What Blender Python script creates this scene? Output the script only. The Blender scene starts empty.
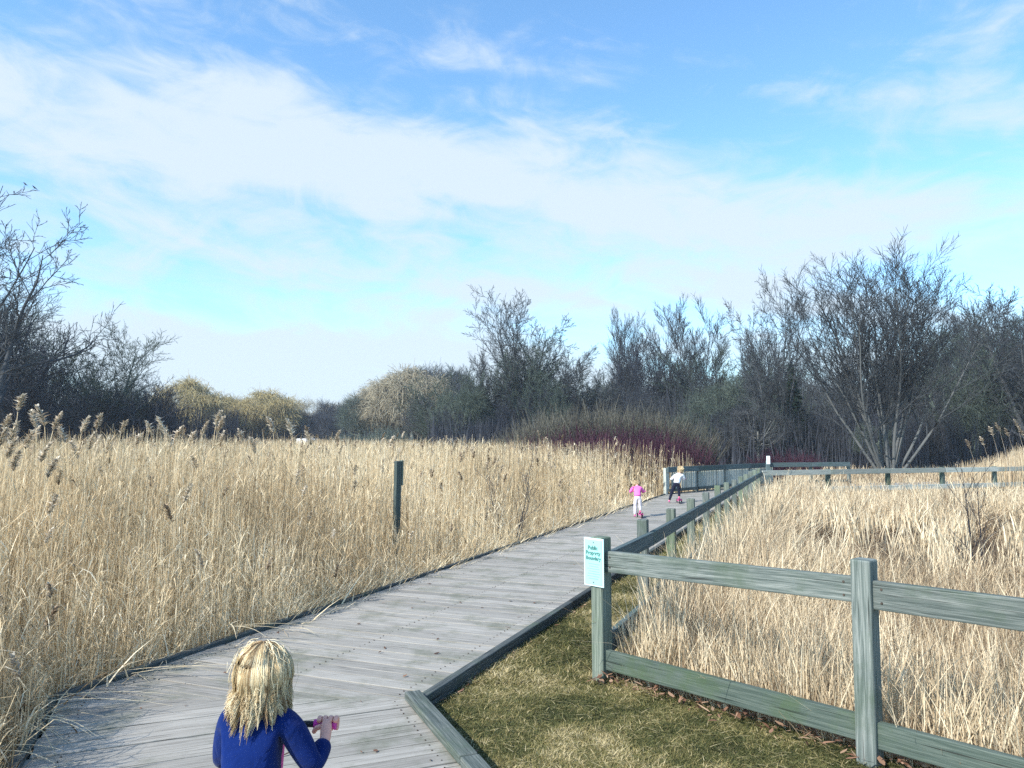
import bpy, bmesh, math, random
import numpy as np
from mathutils import Vector, Matrix
rng = np.random.default_rng(11); random.seed(11)
R = math.radians
scene = bpy.context.scene
col = scene.collection
H, FPX, HY = 1.6, 760.0, 443.0
PITCH = math.atan((HY-384)/FPX)

# ------------------------------------------------------------------ placing helpers
def ray(px, py):
    dx, dy = (px-512)/FPX, (384-py)/FPX
    return Vector((dx, math.cos(PITCH)-dy*math.sin(PITCH), math.sin(PITCH)+dy*math.cos(PITCH)))
def at(px, py, Y):
    r = ray(px, py); return Vector((0, 0, H)) + r*(Y/r.y)
def xat(px, Y):
    return at(px, HY, Y).x
def ztop(py, Y):
    return at(512, py, Y).z

# ------------------------------------------------------------------ object helpers
def tag(o, label=None, cat=None, group=None, kind=None):
    if label: o['label'] = label
    if cat: o['category'] = cat
    if group: o['group'] = group
    if kind: o['kind'] = kind
    return o
def empty(name, loc=(0, 0, 0), rz=0):
    o = bpy.data.objects.new(name, None); col.objects.link(o)
    o.empty_display_size = .1; o.location = loc; o.rotation_euler = (0, 0, rz); return o
def link(name, me, mat=None, parent=None):
    o = bpy.data.objects.new(name, me); col.objects.link(o)
    if mat is not None and len(me.materials) == 0:
        for m in (mat if isinstance(mat, (list, tuple)) else [mat]): me.materials.append(m)
    if parent is not None: o.parent = parent
    return o
def copy_tree(o, parent=None):
    c = o.copy(); col.objects.link(c); c.parent = parent
    for ch in [x for x in o.children]: copy_tree(ch, c)
    return c
def smooth(me): me.polygons.foreach_set('use_smooth', [True]*len(me.polygons))

# ------------------------------------------------------------------ materials
def newmat(name):
    m = bpy.data.materials.new(name); m.use_nodes = True
    nt = m.node_tree; b = nt.nodes['Principled BSDF']; return m, nt, b
def ramp(nt, stops):
    r = nt.nodes.new('ShaderNodeValToRGB'); e = r.color_ramp.elements
    while len(e) < len(stops): e.new(.5)
    for i, (p, c) in enumerate(stops): e[i].position = p; e[i].color = (*c, 1)
    return r
def plain(name, c, rough=.7, spec=.3, var=.15, scale=20, bump=0.0, bscale=60):
    m, nt, b = newmat(name)
    tc = nt.nodes.new('ShaderNodeTexCoord'); n = nt.nodes.new('ShaderNodeTexNoise')
    n.inputs['Scale'].default_value = scale; n.inputs['Detail'].default_value = 5
    nt.links.new(tc.outputs['Object'], n.inputs['Vector'])
    r = ramp(nt, [(.3, [x*(1-var) for x in c]), (.7, [min(1, x*(1+var)) for x in c])])
    nt.links.new(n.outputs['Fac'], r.inputs['Fac']); nt.links.new(r.outputs['Color'], b.inputs['Base Color'])
    b.inputs['Roughness'].default_value = rough; b.inputs['Specular IOR Level'].default_value = spec
    if bump:
        n2 = nt.nodes.new('ShaderNodeTexNoise'); n2.inputs['Scale'].default_value = bscale
        nt.links.new(tc.outputs['Object'], n2.inputs['Vector'])
        bp = nt.nodes.new('ShaderNodeBump'); bp.inputs['Strength'].default_value = bump; bp.inputs['Distance'].default_value = .01
        nt.links.new(n2.outputs['Fac'], bp.inputs['Height']); nt.links.new(bp.outputs['Normal'], b.inputs['Normal'])
    return m
def tonemat(name, stops, rough=.75, spec=.2, trans=0.0, patch=None):
    """colour follows a per-vertex 'tone' attribute (each blade or twig has its own)"""
    m, nt, b = newmat(name)
    a = nt.nodes.new('ShaderNodeAttribute'); a.attribute_name = 'tone'
    r = ramp(nt, stops); nt.links.new(a.outputs['Fac'], r.inputs['Fac'])
    out = r.outputs['Color']
    b.inputs['Roughness'].default_value = rough; b.inputs['Specular IOR Level'].default_value = spec
    nt.links.new(out, b.inputs['Base Color'])
    if trans:
        tr = nt.nodes.new('ShaderNodeBsdfTranslucent'); mx = nt.nodes.new('ShaderNodeMixShader')
        mx.inputs[0].default_value = trans
        nt.links.new(out, tr.inputs['Color']); nt.links.new(b.outputs[0], mx.inputs[1]); nt.links.new(tr.outputs[0], mx.inputs[2])
        nt.links.new(mx.outputs[0], nt.nodes['Material Output'].inputs['Surface'])
    return m
def woodmat(name, dark, mid, light, moss=None, mossamt=.5, tonevar=.35, knots=True):
    """weathered wood, grain along the u direction of the boards"""
    m, nt, b = newmat(name); L = nt.links.new; N = nt.nodes.new
    uv = N('ShaderNodeUVMap'); uv.uv_map = 'UVMap'
    mp = N('ShaderNodeMapping'); mp.inputs['Scale'].default_value = (1.3, 40, 1); L(uv.outputs[0], mp.inputs['Vector'])
    n1 = N('ShaderNodeTexNoise'); n1.inputs['Scale'].default_value = 1.5; n1.inputs['Detail'].default_value = 7
    n1.inputs['Roughness'].default_value = .65; n1.inputs['Distortion'].default_value = 1.1 if knots else .4
    L(mp.outputs[0], n1.inputs['Vector'])
    mp2 = N('ShaderNodeMapping'); mp2.inputs['Scale'].default_value = (5, 190, 1); L(uv.outputs[0], mp2.inputs['Vector'])
    n2 = N('ShaderNodeTexNoise'); n2.inputs['Scale'].default_value = 1; n2.inputs['Detail'].default_value = 3
    L(mp2.outputs[0], n2.inputs['Vector'])
    ad = N('ShaderNodeMath'); ad.operation = 'MULTIPLY_ADD'; ad.inputs[1].default_value = .35
    L(n2.outputs['Fac'], ad.inputs[0]); 
    sc_ = N('ShaderNodeMath'); sc_.operation = 'MULTIPLY'; sc_.inputs[1].default_value = .72; L(n1.outputs['Fac'], sc_.inputs[0])
    L(sc_.outputs[0], ad.inputs[2])
    r = ramp(nt, [(.32, dark), (.5, mid), (.68, light)]); L(ad.outputs[0], r.inputs['Fac'])
    a = N('ShaderNodeAttribute'); a.attribute_name = 'tone'
    mr = N('ShaderNodeMapRange'); mr.inputs['To Min'].default_value = 1-tonevar; mr.inputs['To Max'].default_value = 1+tonevar*.6
    L(a.outputs['Fac'], mr.inputs['Value'])
    mul = N('ShaderNodeVectorMath'); mul.operation = 'SCALE'; L(r.outputs['Color'], mul.inputs[0]); L(mr.outputs[0], mul.inputs['Scale'])
    out = mul.outputs[0]
    if moss:
        tc = N('ShaderNodeTexCoord'); n3 = N('ShaderNodeTexNoise'); n3.inputs['Scale'].default_value = 2.3; n3.inputs['Detail'].default_value = 9
        n3.inputs['Roughness'].default_value = .7
        L(tc.outputs['Object'], n3.inputs['Vector'])
        r3 = ramp(nt, [(.5, (0, 0, 0)), (.66, (mossamt,)*3)]); L(n3.outputs['Fac'], r3.inputs['Fac'])
        mx = N('ShaderNodeMix'); mx.data_type = 'RGBA'; L(r3.outputs['Color'], mx.inputs[0])
        L(out, mx.inputs[6]); mx.inputs[7].default_value = (*moss, 1); out = mx.outputs[2]
    mp4 = N('ShaderNodeMapping'); mp4.inputs['Scale'].default_value = (2.2, 75, 1); L(uv.outputs[0], mp4.inputs['Vector'])
    n4 = N('ShaderNodeTexNoise'); n4.inputs['Scale'].default_value = 1; n4.inputs['Detail'].default_value = 2; L(mp4.outputs[0], n4.inputs['Vector'])
    r4 = ramp(nt, [(.30, (.30, .30, .30)), (.37, (1, 1, 1))]); L(n4.outputs['Fac'], r4.inputs['Fac'])
    mc = N('ShaderNodeVectorMath'); mc.operation = 'MULTIPLY'; L(out, mc.inputs[0]); L(r4.outputs['Color'], mc.inputs[1]); out = mc.outputs[0]
    L(out, b.inputs['Base Color'])
    b.inputs['Roughness'].default_value = .8; b.inputs['Specular IOR Level'].default_value = .25
    bp = N('ShaderNodeBump'); bp.inputs['Strength'].default_value = .5; bp.inputs['Distance'].default_value = .004
    L(ad.outputs[0], bp.inputs['Height']); L(bp.outputs['Normal'], b.inputs['Normal'])
    return m

M = {}
M['deck'] = woodmat('deck_boards', (.155, .14, .12), (.27, .252, .222), (.365, .345, .308), moss=(.11, .12, .08), mossamt=.65, tonevar=.22, knots=False)
M['kerb'] = woodmat('kerb_wood', (.018, .023, .023), (.048, .056, .056), (.115, .125, .12), moss=(.07, .10, .06), mossamt=.6)
M['fence'] = woodmat('fence_wood', (.022, .032, .030), (.095, .115, .105), (.225, .24, .22), moss=(.06, .09, .055), mossamt=.55)
M['fence_dark'] = woodmat('dark_rail_wood', (.03, .05, .052), (.07, .10, .105), (.13, .16, .16), moss=(.05, .10, .07), mossamt=.5)
M['fence_low'] = woodmat('low_rail_wood', (.03, .045, .038), (.065, .09, .075), (.13, .155, .13), moss=(.055, .09, .035), mossamt=.6)
M['fence_pale'] = woodmat('pale_picket_wood', (.19, .21, .19), (.33, .35, .315), (.46, .475, .43), moss=(.2, .26, .19), mossamt=.4)
M['postgreen'] = woodmat('green_post_wood', (.04, .055, .045), (.105, .13, .105), (.23, .255, .21), moss=(.12, .18, .08), mossamt=.6)
M['reed'] = tonemat('dry_reed', [(0, (.11, .074, .042)), (.2, (.33, .238, .13)), (.5, (.62, .475, .285)), (.8, (.82, .675, .435)), (1, (.95, .84, .62))], trans=.32)
M['plume'] = tonemat('reed_plume', [(0, (.16, .11, .07)), (.35, (.34, .26, .18)), (.7, (.55, .46, .35)), (1, (.74, .66, .53))], trans=.2)
M['straw'] = tonemat('dry_straw', [(0, (.085, .058, .038)), (.3, (.285, .205, .128)), (.6, (.58, .455, .29)), (1, (.89, .76, .54))], trans=.25)
M['turf'] = tonemat('winter_turf', [(0, (.035, .040, .014)), (.3, (.085, .092, .030)), (.6, (.20, .175, .066)), (.85, (.36, .29, .13)), (1, (.60, .50, .29))], trans=.2)
M['leaf'] = tonemat('fallen_leaf', [(0, (.05, .028, .018)), (.5, (.17, .085, .052)), (1, (.36, .24, .155))], rough=.6)
BARK = {
 'grey':  [(0, (.022, .026, .034)), (.6, (.072, .078, .082)), (1, (.25, .25, .225))],
 'green': [(0, (.038, .052, .045)), (.6, (.09, .115, .09)), (1, (.28, .32, .26))],
 'beige': [(0, (.16, .14, .10)), (.6, (.40, .35, .24)), (1, (.40, .40, .34))],
 'gold':  [(0, (.24, .20, .10)), (.6, (.46, .38, .19)), (1, (.26, .24, .15))],
 'red':   [(0, (.022, .008, .018)), (.6, (.050, .017, .032)), (1, (.085, .04, .052))],
 'olive': [(0, (.045, .042, .036)), (.6, (.10, .095, .075)), (1, (.17, .16, .125))],
 'dark':  [(0, (.018, .021, .032)), (.6, (.050, .055, .068)), (1, (.12, .13, .15))],
 'fir':   [(0, (.012, .03, .022)), (.6, (.03, .06, .04)), (1, (.06, .09, .05))],
}
for k, v in BARK.items(): M['bark_'+k] = tonemat('bark_'+k, v, rough=.85, spec=.15)

# ------------------------------------------------------------------ mesh collectors
class Quads:
    def __init__(s): s.V = []; s.F = []; s.T = []; s.n = 0
    def add(s, V, F, T):
        s.V.append(V.astype(np.float32)); s.F.append((F+s.n).astype(np.int32)); s.T.append(T.astype(np.float32)); s.n += len(V)
    def mesh(s, name, sm=True):
        V = np.concatenate(s.V); F = np.concatenate(s.F); T = np.concatenate(s.T)
        me = bpy.data.meshes.new(name)
        me.vertices.add(len(V)); me.vertices.foreach_set('co', V.ravel())
        me.loops.add(F.size); me.loops.foreach_set('vertex_index', F.ravel())
        me.polygons.add(len(F)); me.polygons.foreach_set('loop_start', np.arange(0, F.size, F.shape[1], dtype=np.int32))
        at_ = me.attributes.new('tone', 'FLOAT', 'POINT'); at_.data.foreach_set('value', T)
        me.update(calc_edges=True)
        if sm: me.polygons.foreach_set('use_smooth', np.ones(len(F), dtype=bool))
        me.validate(); return me

def ribbons(Q, P, h, az, lean, w, tone, seg=3, curve=1.8, droop=0.0, tip=.15, face=None, belly=False, tonegrad=0.0):
    N = len(P); h = np.broadcast_to(h, N); w = np.broadcast_to(w, N); lean = np.broadcast_to(lean, N); droop = np.broadcast_to(droop, N)
    t = np.linspace(0, 1, seg+1)[None, :]
    out = lean[:, None]*h[:, None]*t**curve
    X = P[:, 0:1]+np.cos(az)[:, None]*out; Y = P[:, 1:2]+np.sin(az)[:, None]*out
    Z = P[:, 2:3]+h[:, None]*(t-droop[:, None]*t**2.6)
    if face is None: face = rng.uniform(0, 2*np.pi, N)
    wt = (np.sin(np.pi*np.clip(t*.92+.06, 0, 1))) if belly else (1-(1-tip)*t**1.4)
    hw = .5*w[:, None]*wt
    sx = np.cos(face)[:, None]*hw; sy = np.sin(face)[:, None]*hw
    A = np.stack([X-sx, Y-sy, Z], -1); B = np.stack([X+sx, Y+sy, Z], -1)
    V = np.stack([A, B], 2).reshape(-1, 3)
    k = 2*(seg+1); base = (np.arange(N)*k)[:, None]; i = np.arange(seg)[None, :]*2
    f = base+i
    F = np.stack([f, f+1, f+3, f+2], -1).reshape(-1, 4)
    T = np.clip(tone[:, None]+tonegrad*(t-.5), 0, 1)
    T = np.repeat(T, 2, axis=1).reshape(-1)
    Q.add(V, F, T)

def vnoise(x, y, s, seed=0):
    """cheap smooth value noise, 0..1"""
    xs, ys = x/s+seed*17.3, y/s+seed*9.1
    xi, yi = np.floor(xs), np.floor(ys); fx, fy = xs-xi, ys-yi
    fx = fx*fx*(3-2*fx); fy = fy*fy*(3-2*fy)
    def hsh(a, b):
        v = np.sin(a*127.1+b*311.7+seed*74.7)*43758.5453; return v-np.floor(v)
    return (hsh(xi, yi)*(1-fx)+hsh(xi+1, yi)*fx)*(1-fy)+(hsh(xi, yi+1)*(1-fx)+hsh(xi+1, yi+1)*fx)*fy

class Wood:
    """boxes and polygons with grain uv and a tone per board, joined into ONE mesh"""
    def __init__(s): s.v = []; s.f = []; s.uv = []; s.t = []
    def quad(s, idx, uvs, tone): s.f.append(idx); s.uv.append(uvs); s.t.append(tone)
    def box(s, p0, p1, side, up, w, h, tone=None, w1=None, h1=None):
        """board from p0 to p1 (centre line), width w along side, height h along up"""
        p0, p1, side, up = Vector(p0), Vector(p1), Vector(side).normalized(), Vector(up).normalized()
        w1 = w if w1 is None else w1; h1 = h if h1 is None else h1
        tone = random.random() if tone is None else tone
        L = (p1-p0).length; b = len(s.v); ou = random.uniform(0, 40); ov = random.uniform(0, 40)
        for p, ww, hh in ((p0, w, h), (p1, w1, h1)):
            for a, c in ((-1, -1), (1, -1), (1, 1), (-1, 1)): s.v.append(p+side*(a*ww/2)+up*(c*hh/2))
        for k in range(4):
            j = (k+1) % 4; wd = w if k % 2 == 0 else h; o2 = ov+k*.37
            s.quad((b+k, b+j, b+4+j, b+4+k), [(ou, o2), (ou, o2+wd), (ou+L, o2+wd), (ou+L, o2)], tone)
        s.quad((b+3, b+2, b+1, b), [(ou, ov), (ou+w, ov), (ou+w, ov+h), (ou, ov+h)], tone)
        s.quad((b+4, b+5, b+6, b+7), [(ou, ov), (ou+w, ov), (ou+w, ov+h), (ou, ov+h)], tone)
    def prism(s, poly, z0, z1, d, tone=None):
        """flat convex plank: polygon in xy, grain along d"""
        tone = random.random() if tone is None else tone
        n = len(poly); b = len(s.v); d = Vector((d[0], d[1])).normalized(); e = Vector((-d.y, d.x))
        ou = random.uniform(0, 40); ov = random.uniform(0, 40)
        o = Vector(poly[0][:2])
        uvp = [((Vector(p[:2])-o).dot(d)+ou, (Vector(p[:2])-o).dot(e)+ov) for p in poly]
        for p in poly: s.v.append(Vector((p[0], p[1], z1)))
        for p in poly: s.v.append(Vector((p[0], p[1], z0)))
        s.quad(tuple(range(b, b+n)), uvp, tone)
        s.quad(tuple(range(b+2*n-1, b+n-1, -1)), uvp[::-1], tone)
        for k in range(n):
            j = (k+1) % n
            s.quad((b+k, b+n+k, b+n+j, b+j), [uvp[k], (uvp[k][0], uvp[k][1]+.03), (uvp[j][0], uvp[j][1]+.03), uvp[j]], tone)
    def build(s, name, mat, parent=None, bevel=.004):
        me = bpy.data.meshes.new(name); me.from_pydata(s.v, [], s.f)
        uv = me.uv_layers.new(name='UVMap'); flat = [c for f in s.uv for u in f for c in u]
        uv.data.foreach_set('uv', flat)
        a = me.attributes.new('tone', 'FLOAT', 'FACE'); a.data.foreach_set('value', s.t)
        o = link(name, me, mat, parent)
        if bevel:
            b = o.modifiers.new('edge', 'BEVEL'); b.width = bevel; b.segments = 2; b.limit_method = 'ANGLE'
        return o
def board(name, mat, parent, p0, p1, side, up, w, h, bevel=.005, cuts=0, wob=0.0, tone=None, w1=None, h1=None):
    s = Wood(); s.box(p0, p1, side, up, w, h, tone, w1, h1); return s.build(name, mat, parent, bevel)

# ------------------------------------------------------------------ region geometry
KB = -.42; KF = .402; YB = 4.9
def XR(y): return np.where(y > YB, -.6+KF*(y-YB), -.6+KB*(y-YB))
W = 2.23
def XL(y): return XR(y)-W
A0 = Vector((.636, 5.49, -.06)); B0 = Vector((1.87, 4.11, -.06))
def XFn(y): return .636+.396*(y-5.49)
ndir = (B0-A0).normalized(); nnor = Vector((-ndir.y, ndir.x, 0))
if nnor.y < 0: nnor = -nnor
def side_near(x, y): return (x-A0.x)*nnor.x+(y-A0.y)*nnor.y
C = [Vector((-1.715+.42*7, 4.9-7)), Vector((-1.715, 4.9)), Vector((5.7, 23.35)), Vector((10.5, 28.4)), Vector((24, 32.5))]

# ------------------------------------------------------------------ ground
gm, nt, b = newmat('marsh_soil'); L = nt.links.new; N = nt.nodes.new
tc = N('ShaderNodeTexCoord'); n1 = N('ShaderNodeTexNoise'); n1.inputs['Scale'].default_value = .35; n1.inputs['Detail'].default_value = 10; n1.inputs['Roughness'].default_value = .7
L(tc.outputs['Object'], n1.inputs['Vector']); r = ramp(nt, [(.35, (.16, .12, .07)), (.55, (.30, .23, .14)), (.7, (.42, .34, .22))])
L(n1.outputs['Fac'], r.inputs['Fac']); L(r.outputs['Color'], b.inputs['Base Color']); b.inputs['Roughness'].default_value = .9
def grid_sheet(name, xs, ys, zf, mat):
    Xg, Yg = np.meshgrid(xs, ys); Z = zf(Xg, Yg)
    V = np.stack([Xg, Yg, Z], -1).reshape(-1, 3); nx = len(xs)
    i, j = np.meshgrid(np.arange(len(xs)-1), np.arange(len(ys)-1)); a = (j*nx+i).ravel()
    q = Quads(); q.add(V, np.stack([a, a+1, a+1+nx, a+nx], -1), np.zeros(len(V)))
    return link(name, q.mesh(name), mat)
GZ = -.32
def gz(x, y):
    far = np.clip((y-30)/90, 0, 1)
    return GZ + far*.25 + (vnoise(x, y, 2.3, 2)-.5)*.10*(y < 60)
xs = np.concatenate([np.linspace(-400, -40, 10), np.linspace(-38, 38, 110), np.linspace(40, 400, 10)])
ys = np.concatenate([np.linspace(-150, -8, 5), np.linspace(-6, 70, 110), np.linspace(75, 410, 12)])
g = grid_sheet('ground', xs, ys, gz, gm); tag(g, kind='structure')

tm, nt, b = newmat('turf_soil'); L = nt.links.new; N = nt.nodes.new
tc = N('ShaderNodeTexCoord'); n1 = N('ShaderNodeTexNoise'); n1.inputs['Scale'].default_value = 2.6; n1.inputs['Detail'].default_value = 12; n1.inputs['Roughness'].default_value = .75
L(tc.outputs['Object'], n1.inputs['Vector']); r = ramp(nt, [(.35, (.09, .10, .035)), (.5, (.15, .15, .05)), (.62, (.26, .21, .10))])
L(n1.outputs['Fac'], r.inputs['Fac']); L(r.outputs['Color'], b.inputs['Base Color']); b.inputs['Roughness'].default_value = .9
# raised verge between the boardwalk and the fences, with sloping sides
def verge_mesh():
    ring = []
    for y in (-6, 0, 2, 3.5, 4.9, 6, 8, 11, 15, 19, 22.3): ring.append((float(XR(np.array(y)))-.12, y))
    for y in (22.0, 19, 15, 11, 8, 6.2): ring.append((float(XFn(y))+.15, y))
    e = A0+nnor*.16
    for k in (0, 1.85, 3.7, 5.5, 9, 16): p = e+ndir*k; ring.append((p.x, p.y))
    ring.append((14, -6))
    v = [(x, y, -.07) for x, y in ring]; n = len(v)
    cx, cy = 1.5, 3.0
    import bmesh
    bm = bmesh.new(); top = [bm.verts.new(p) for p in v]
    f = bm.faces.new(top)
    if f.normal.z < 0 or f.calc_area() and False: f.normal_flip()
    r_ = bmesh.ops.extrude_edge_only(bm, edges=list(bm.edges))
    for vv in [g_ for g_ in r_['geom'] if isinstance(g_, bmesh.types.BMVert)]:
        vv.co.z = -.5
    bmesh.ops.recalc_face_normals(bm, faces=bm.faces)
    me = bpy.data.meshes.new('verge'); bm.to_mesh(me); bm.free(); return me
tag(link('grass_verge', verge_mesh(), tm), kind='structure')

# ------------------------------------------------------------------ boardwalk
def clip(poly, p, n):
    out = []
    for i in range(len(poly)):
        a, b_ = poly[i], poly[(i+1) % len(poly)]; da, db = (a-p).dot(n), (b_-p).dot(n)
        if da >= 0: out.append(a)
        if (da >= 0) != (db >= 0): out.append(a+(b_-a)*(da/(da-db)))
    return out
walk = empty('boardwalk'); tag(walk, kind='structure')
deck = Wood(); joists = Wood()
seglen = [(C[i+1]-C[i]).length for i in range(4)]
mit = []
for i in range(5):
    if i in (0, 4): mit.append(None); continue
    d0 = (C[i]-C[i-1]).normalized(); d1 = (C[i+1]-C[i]).normalized(); mit.append((d0+d1).normalized())
hwid = W*math.cos(math.atan(.41))/2
edgeL, edgeR = [], []
for i in range(5):
    if i == 0: d = (C[1]-C[0]).normalized(); k = 1
    elif i == 4: d = (C[4]-C[3]).normalized(); k = 1
    else: d = mit[i]; k = 1/((C[i+1]-C[i]).normalized().dot(d))
    nrm = Vector((-d.y, d.x)); edgeL.append(C[i]+nrm*hwid*k); edgeR.append(C[i]-nrm*hwid*k)
PW, GAP = .137, .010
for i in range(4):
    d = (C[i+1]-C[i]).normalized(); n = Vector((-d.y, d.x)); Ls = seglen[i]
    s = -1.2 if i else 0
    end = Ls+(1.2 if i < 3 else 0)
    while s < end:
        jl, jr = random.uniform(-.012, .02), random.uniform(-.012, .02)
        a = C[i]+d*s; poly = [a+n*(hwid+jl), a-n*(hwid+jr), a-n*(hwid+jr)+d*PW, a+n*(hwid+jl)+d*PW]
        if i > 0: poly = clip(poly, C[i]+mit[i]*.003, mit[i])
        if i < 3 and len(poly) > 2: poly = clip(poly, C[i+1]-mit[i+1]*.003, -mit[i+1])
        if len(poly) > 2:
            dz = random.uniform(-.003, .003)
            deck.prism([(p.x, p.y) for p in poly], -.038+dz, dz, (n.x, n.y), tone=random.random()**1.0)
        s += PW+GAP
    for o_ in (-.9, 0, .9):
        p0 = C[i]+n*o_*hwid*.9; p1 = C[i+1]+n*o_*hwid*.9
        joists.box((p0.x, p0.y, -.13), (p1.x, p1.y, -.13), (n.x, n.y, 0), (0, 0, 1), .05, .17)
deck.build('deck', M['deck'], walk, bevel=.003)
scr = Wood()
for i in (0, 1):
    d = (C[i+1]-C[i]).normalized(); n = Vector((-d.y, d.x)); k_ = 0
    s_ = -1.2 if i else 0
    while s_ < (8 if i else seglen[0]+1.2):
        for o_ in (-.86, -.02, .86):
            for dd in (.035, .102):
                q = C[i]+d*(s_+dd+random.uniform(-.006, .006))+n*(o_*hwid+random.uniform(-.008, .008))
                inn = (q-C[1]).dot(mit[1]); 
                if (i == 0 and inn > -.02) or (i == 1 and inn < .02): continue
                scr.prism([(q.x+.0042*math.cos(a_*1.047), q.y+.0042*math.sin(a_*1.047)) for a_ in range(6)], -.004, .0045, (1, 0), tone=.2)
        s_ += PW+GAP
M['rust'] = plain('rusty_screw', (.06, .045, .035), rough=.6, var=.3)
tag(scr.build('screw_heads', M['rust'], walk, bevel=0), kind='stuff')
joists.build('joist', M['fence_dark'], walk, bevel=0)
def kerb(edge, sgn, i, w=.062, h=.048, inset=.022):
    p0, p1 = edge[i], edge[i+1]; d = (p1-p0).normalized(); n = Vector((-d.y, d.x))*sgn
    Lk = (p1-p0).length; s = 0; k = Wood()
    while s < Lk-.01:
        l = min(3.05, Lk-s)
        a = p0+d*(s+.006)-n*inset; b_ = p0+d*(s+l-.006)-n*inset
        j = random.uniform(-.006, .006)
        if w > .08:      # broad flat timber with a face board under it
            k.box((a.x, a.y, .006+h/2), (b_.x, b_.y, .006+h/2), (n.x, n.y, 0), (0, 0, 1), w, h)
            k.box((a.x+n.x*(inset+.027), a.y+n.y*(inset+.027), -.10), (b_.x+n.x*(inset+.027), b_.y+n.y*(inset+.027), -.10), (n.x, n.y, 0), (0, 0, 1), .035, .19, tone=.1)
        else:
            q0, q1 = a+n*(inset+.040+j), b_+n*(inset+.040+j)
            k.box((q0.x, q0.y, -.08), (q1.x, q1.y, -.08), (n.x, n.y, 0), (0, 0, 1), w, .21)
        s += l
    return k.build('kerb', M['fence'] if w > .08 else M['kerb'], walk, bevel=.008)
for i in range(3): kerb(edgeL, 1, i); kerb(edgeR, -1, i, *((.10, .05, .03) if i == 0 else ()))

# ------------------------------------------------------------------ fences
UP = Vector((0, 0, 1))
near = empty('wooden_fence', A0); tag(near, 'weathered grey-green two-rail fence running from the sign post to the lower right corner', 'fence')
def lp(v, root): return Vector(v)-root.location
PN = .106
posts = [A0, B0, A0+ndir*3.72, A0+ndir*5.6]; posts[1] = B0
ph = [.935+.06, .985+.06, 1.0, 1.0]
for p, h in zip(posts, ph):
    q = p-near.location; tl = Vector((random.uniform(-.008, .008), random.uniform(-.008, .008), 0))
    w = Wood(); w.box(q+Vector((0, 0, -.45)), q+tl+Vector((0, 0, h)), ndir, nnor, PN, PN)
    o = w.build('post', M['fence'] if p is B0 else M['postgreen'], near, .010)
for i in range(3):
    a, b_ = posts[i]-near.location, posts[i+1]-near.location; d = (b_-a).normalized()
    g0, g1 = a+d*(PN/2-.004), b_-d*(PN/2-.004)
    zt0 = [.827, .865, .88][i]; zt1 = [.880, .885, .88][i]
    board('rail', M['fence'], near, g0+UP*zt0, g1+UP*zt1, nnor, UP, .045, .148, .006, h1=.135 if i == 0 else .148)
    board('rail', M['fence_low'], near, g0+UP*.150, g1+UP*.165, nnor, UP, .045, .135, .006)
    for (gp, zz) in ((g0+ndir*.05, zt0), (g1-ndir*.05, zt1)):
        for dz in (-.035, .035):
            c_ = gp-nnor*.0225+UP*(zz+dz)
            bmq = bmesh.new(); qt = (-nnor).to_track_quat('Z', 'Y').to_matrix().to_4x4()
            bmesh.ops.create_cone(bmq, cap_ends=True, segments=8, radius1=.008, radius2=.006, depth=.008, matrix=Matrix.Translation(c_) @ qt)
            mb_ = bpy.data.meshes.new('bolt'); bmq.to_mesh(mb_); bmq.free(); link('bolt', mb_, M['rust'], near)

rf = empty('wooden_fence', (.636, 5.49, -.06)); tag(rf, 'long fence with many posts and a dark top rail along the boardwalk right side', 'fence')
D2 = Vector((6.74-.636, 20.9-5.49, 0)).normalized(); N2 = Vector((D2.y, -D2.x, 0))
LF = Vector((6.74-.636, 20.9-5.49, 0)).length
ss = [1.42, 2.85, 4.25, 5.65, 7.05, 8.4, 9.75, 11.1, 12.4, 13.7, 15.0, LF]
prev = PN*.5
for k, s in enumerate(ss):
    h = .985 if k < len(ss)-1 else .96
    board('post', M['postgreen'] if k % 3 else M['fence'], rf, D2*s+UP*-.5, D2*s+UP*(h+random.uniform(-.02, .02)), D2, N2, .09, .09, .008)
for a, b_ in ((0, 2), (2, 4), (4, 6), (6, 8), (8, 10), (10, 11)):
    s0 = ss[a]; s1 = ss[b_]
    board('rail', M['fence_dark'], rf, D2*(s0+.004)+N2*.073+UP*.82, D2*(s1-.004)+N2*.073+UP*.82, N2, UP, .045, .115)
    board('rail', M['fence_dark'], rf, D2*(s0+.004)+N2*.073+UP*.30, D2*(s1-.004)+N2*.073+UP*.30, N2, UP, .045, .14)
board('rail', M['fence_dark'], rf, D2*.09+UP*.82+N2*.03, D2*(ss[0]-.004)+N2*.073+UP*.82, N2, UP, .045, .115)
board('rail', M['fence_dark'], rf, D2*.09+UP*.24+N2*.03, D2*(ss[0]-.004)+N2*.073+UP*.26, N2, UP, .045, .14)

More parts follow.
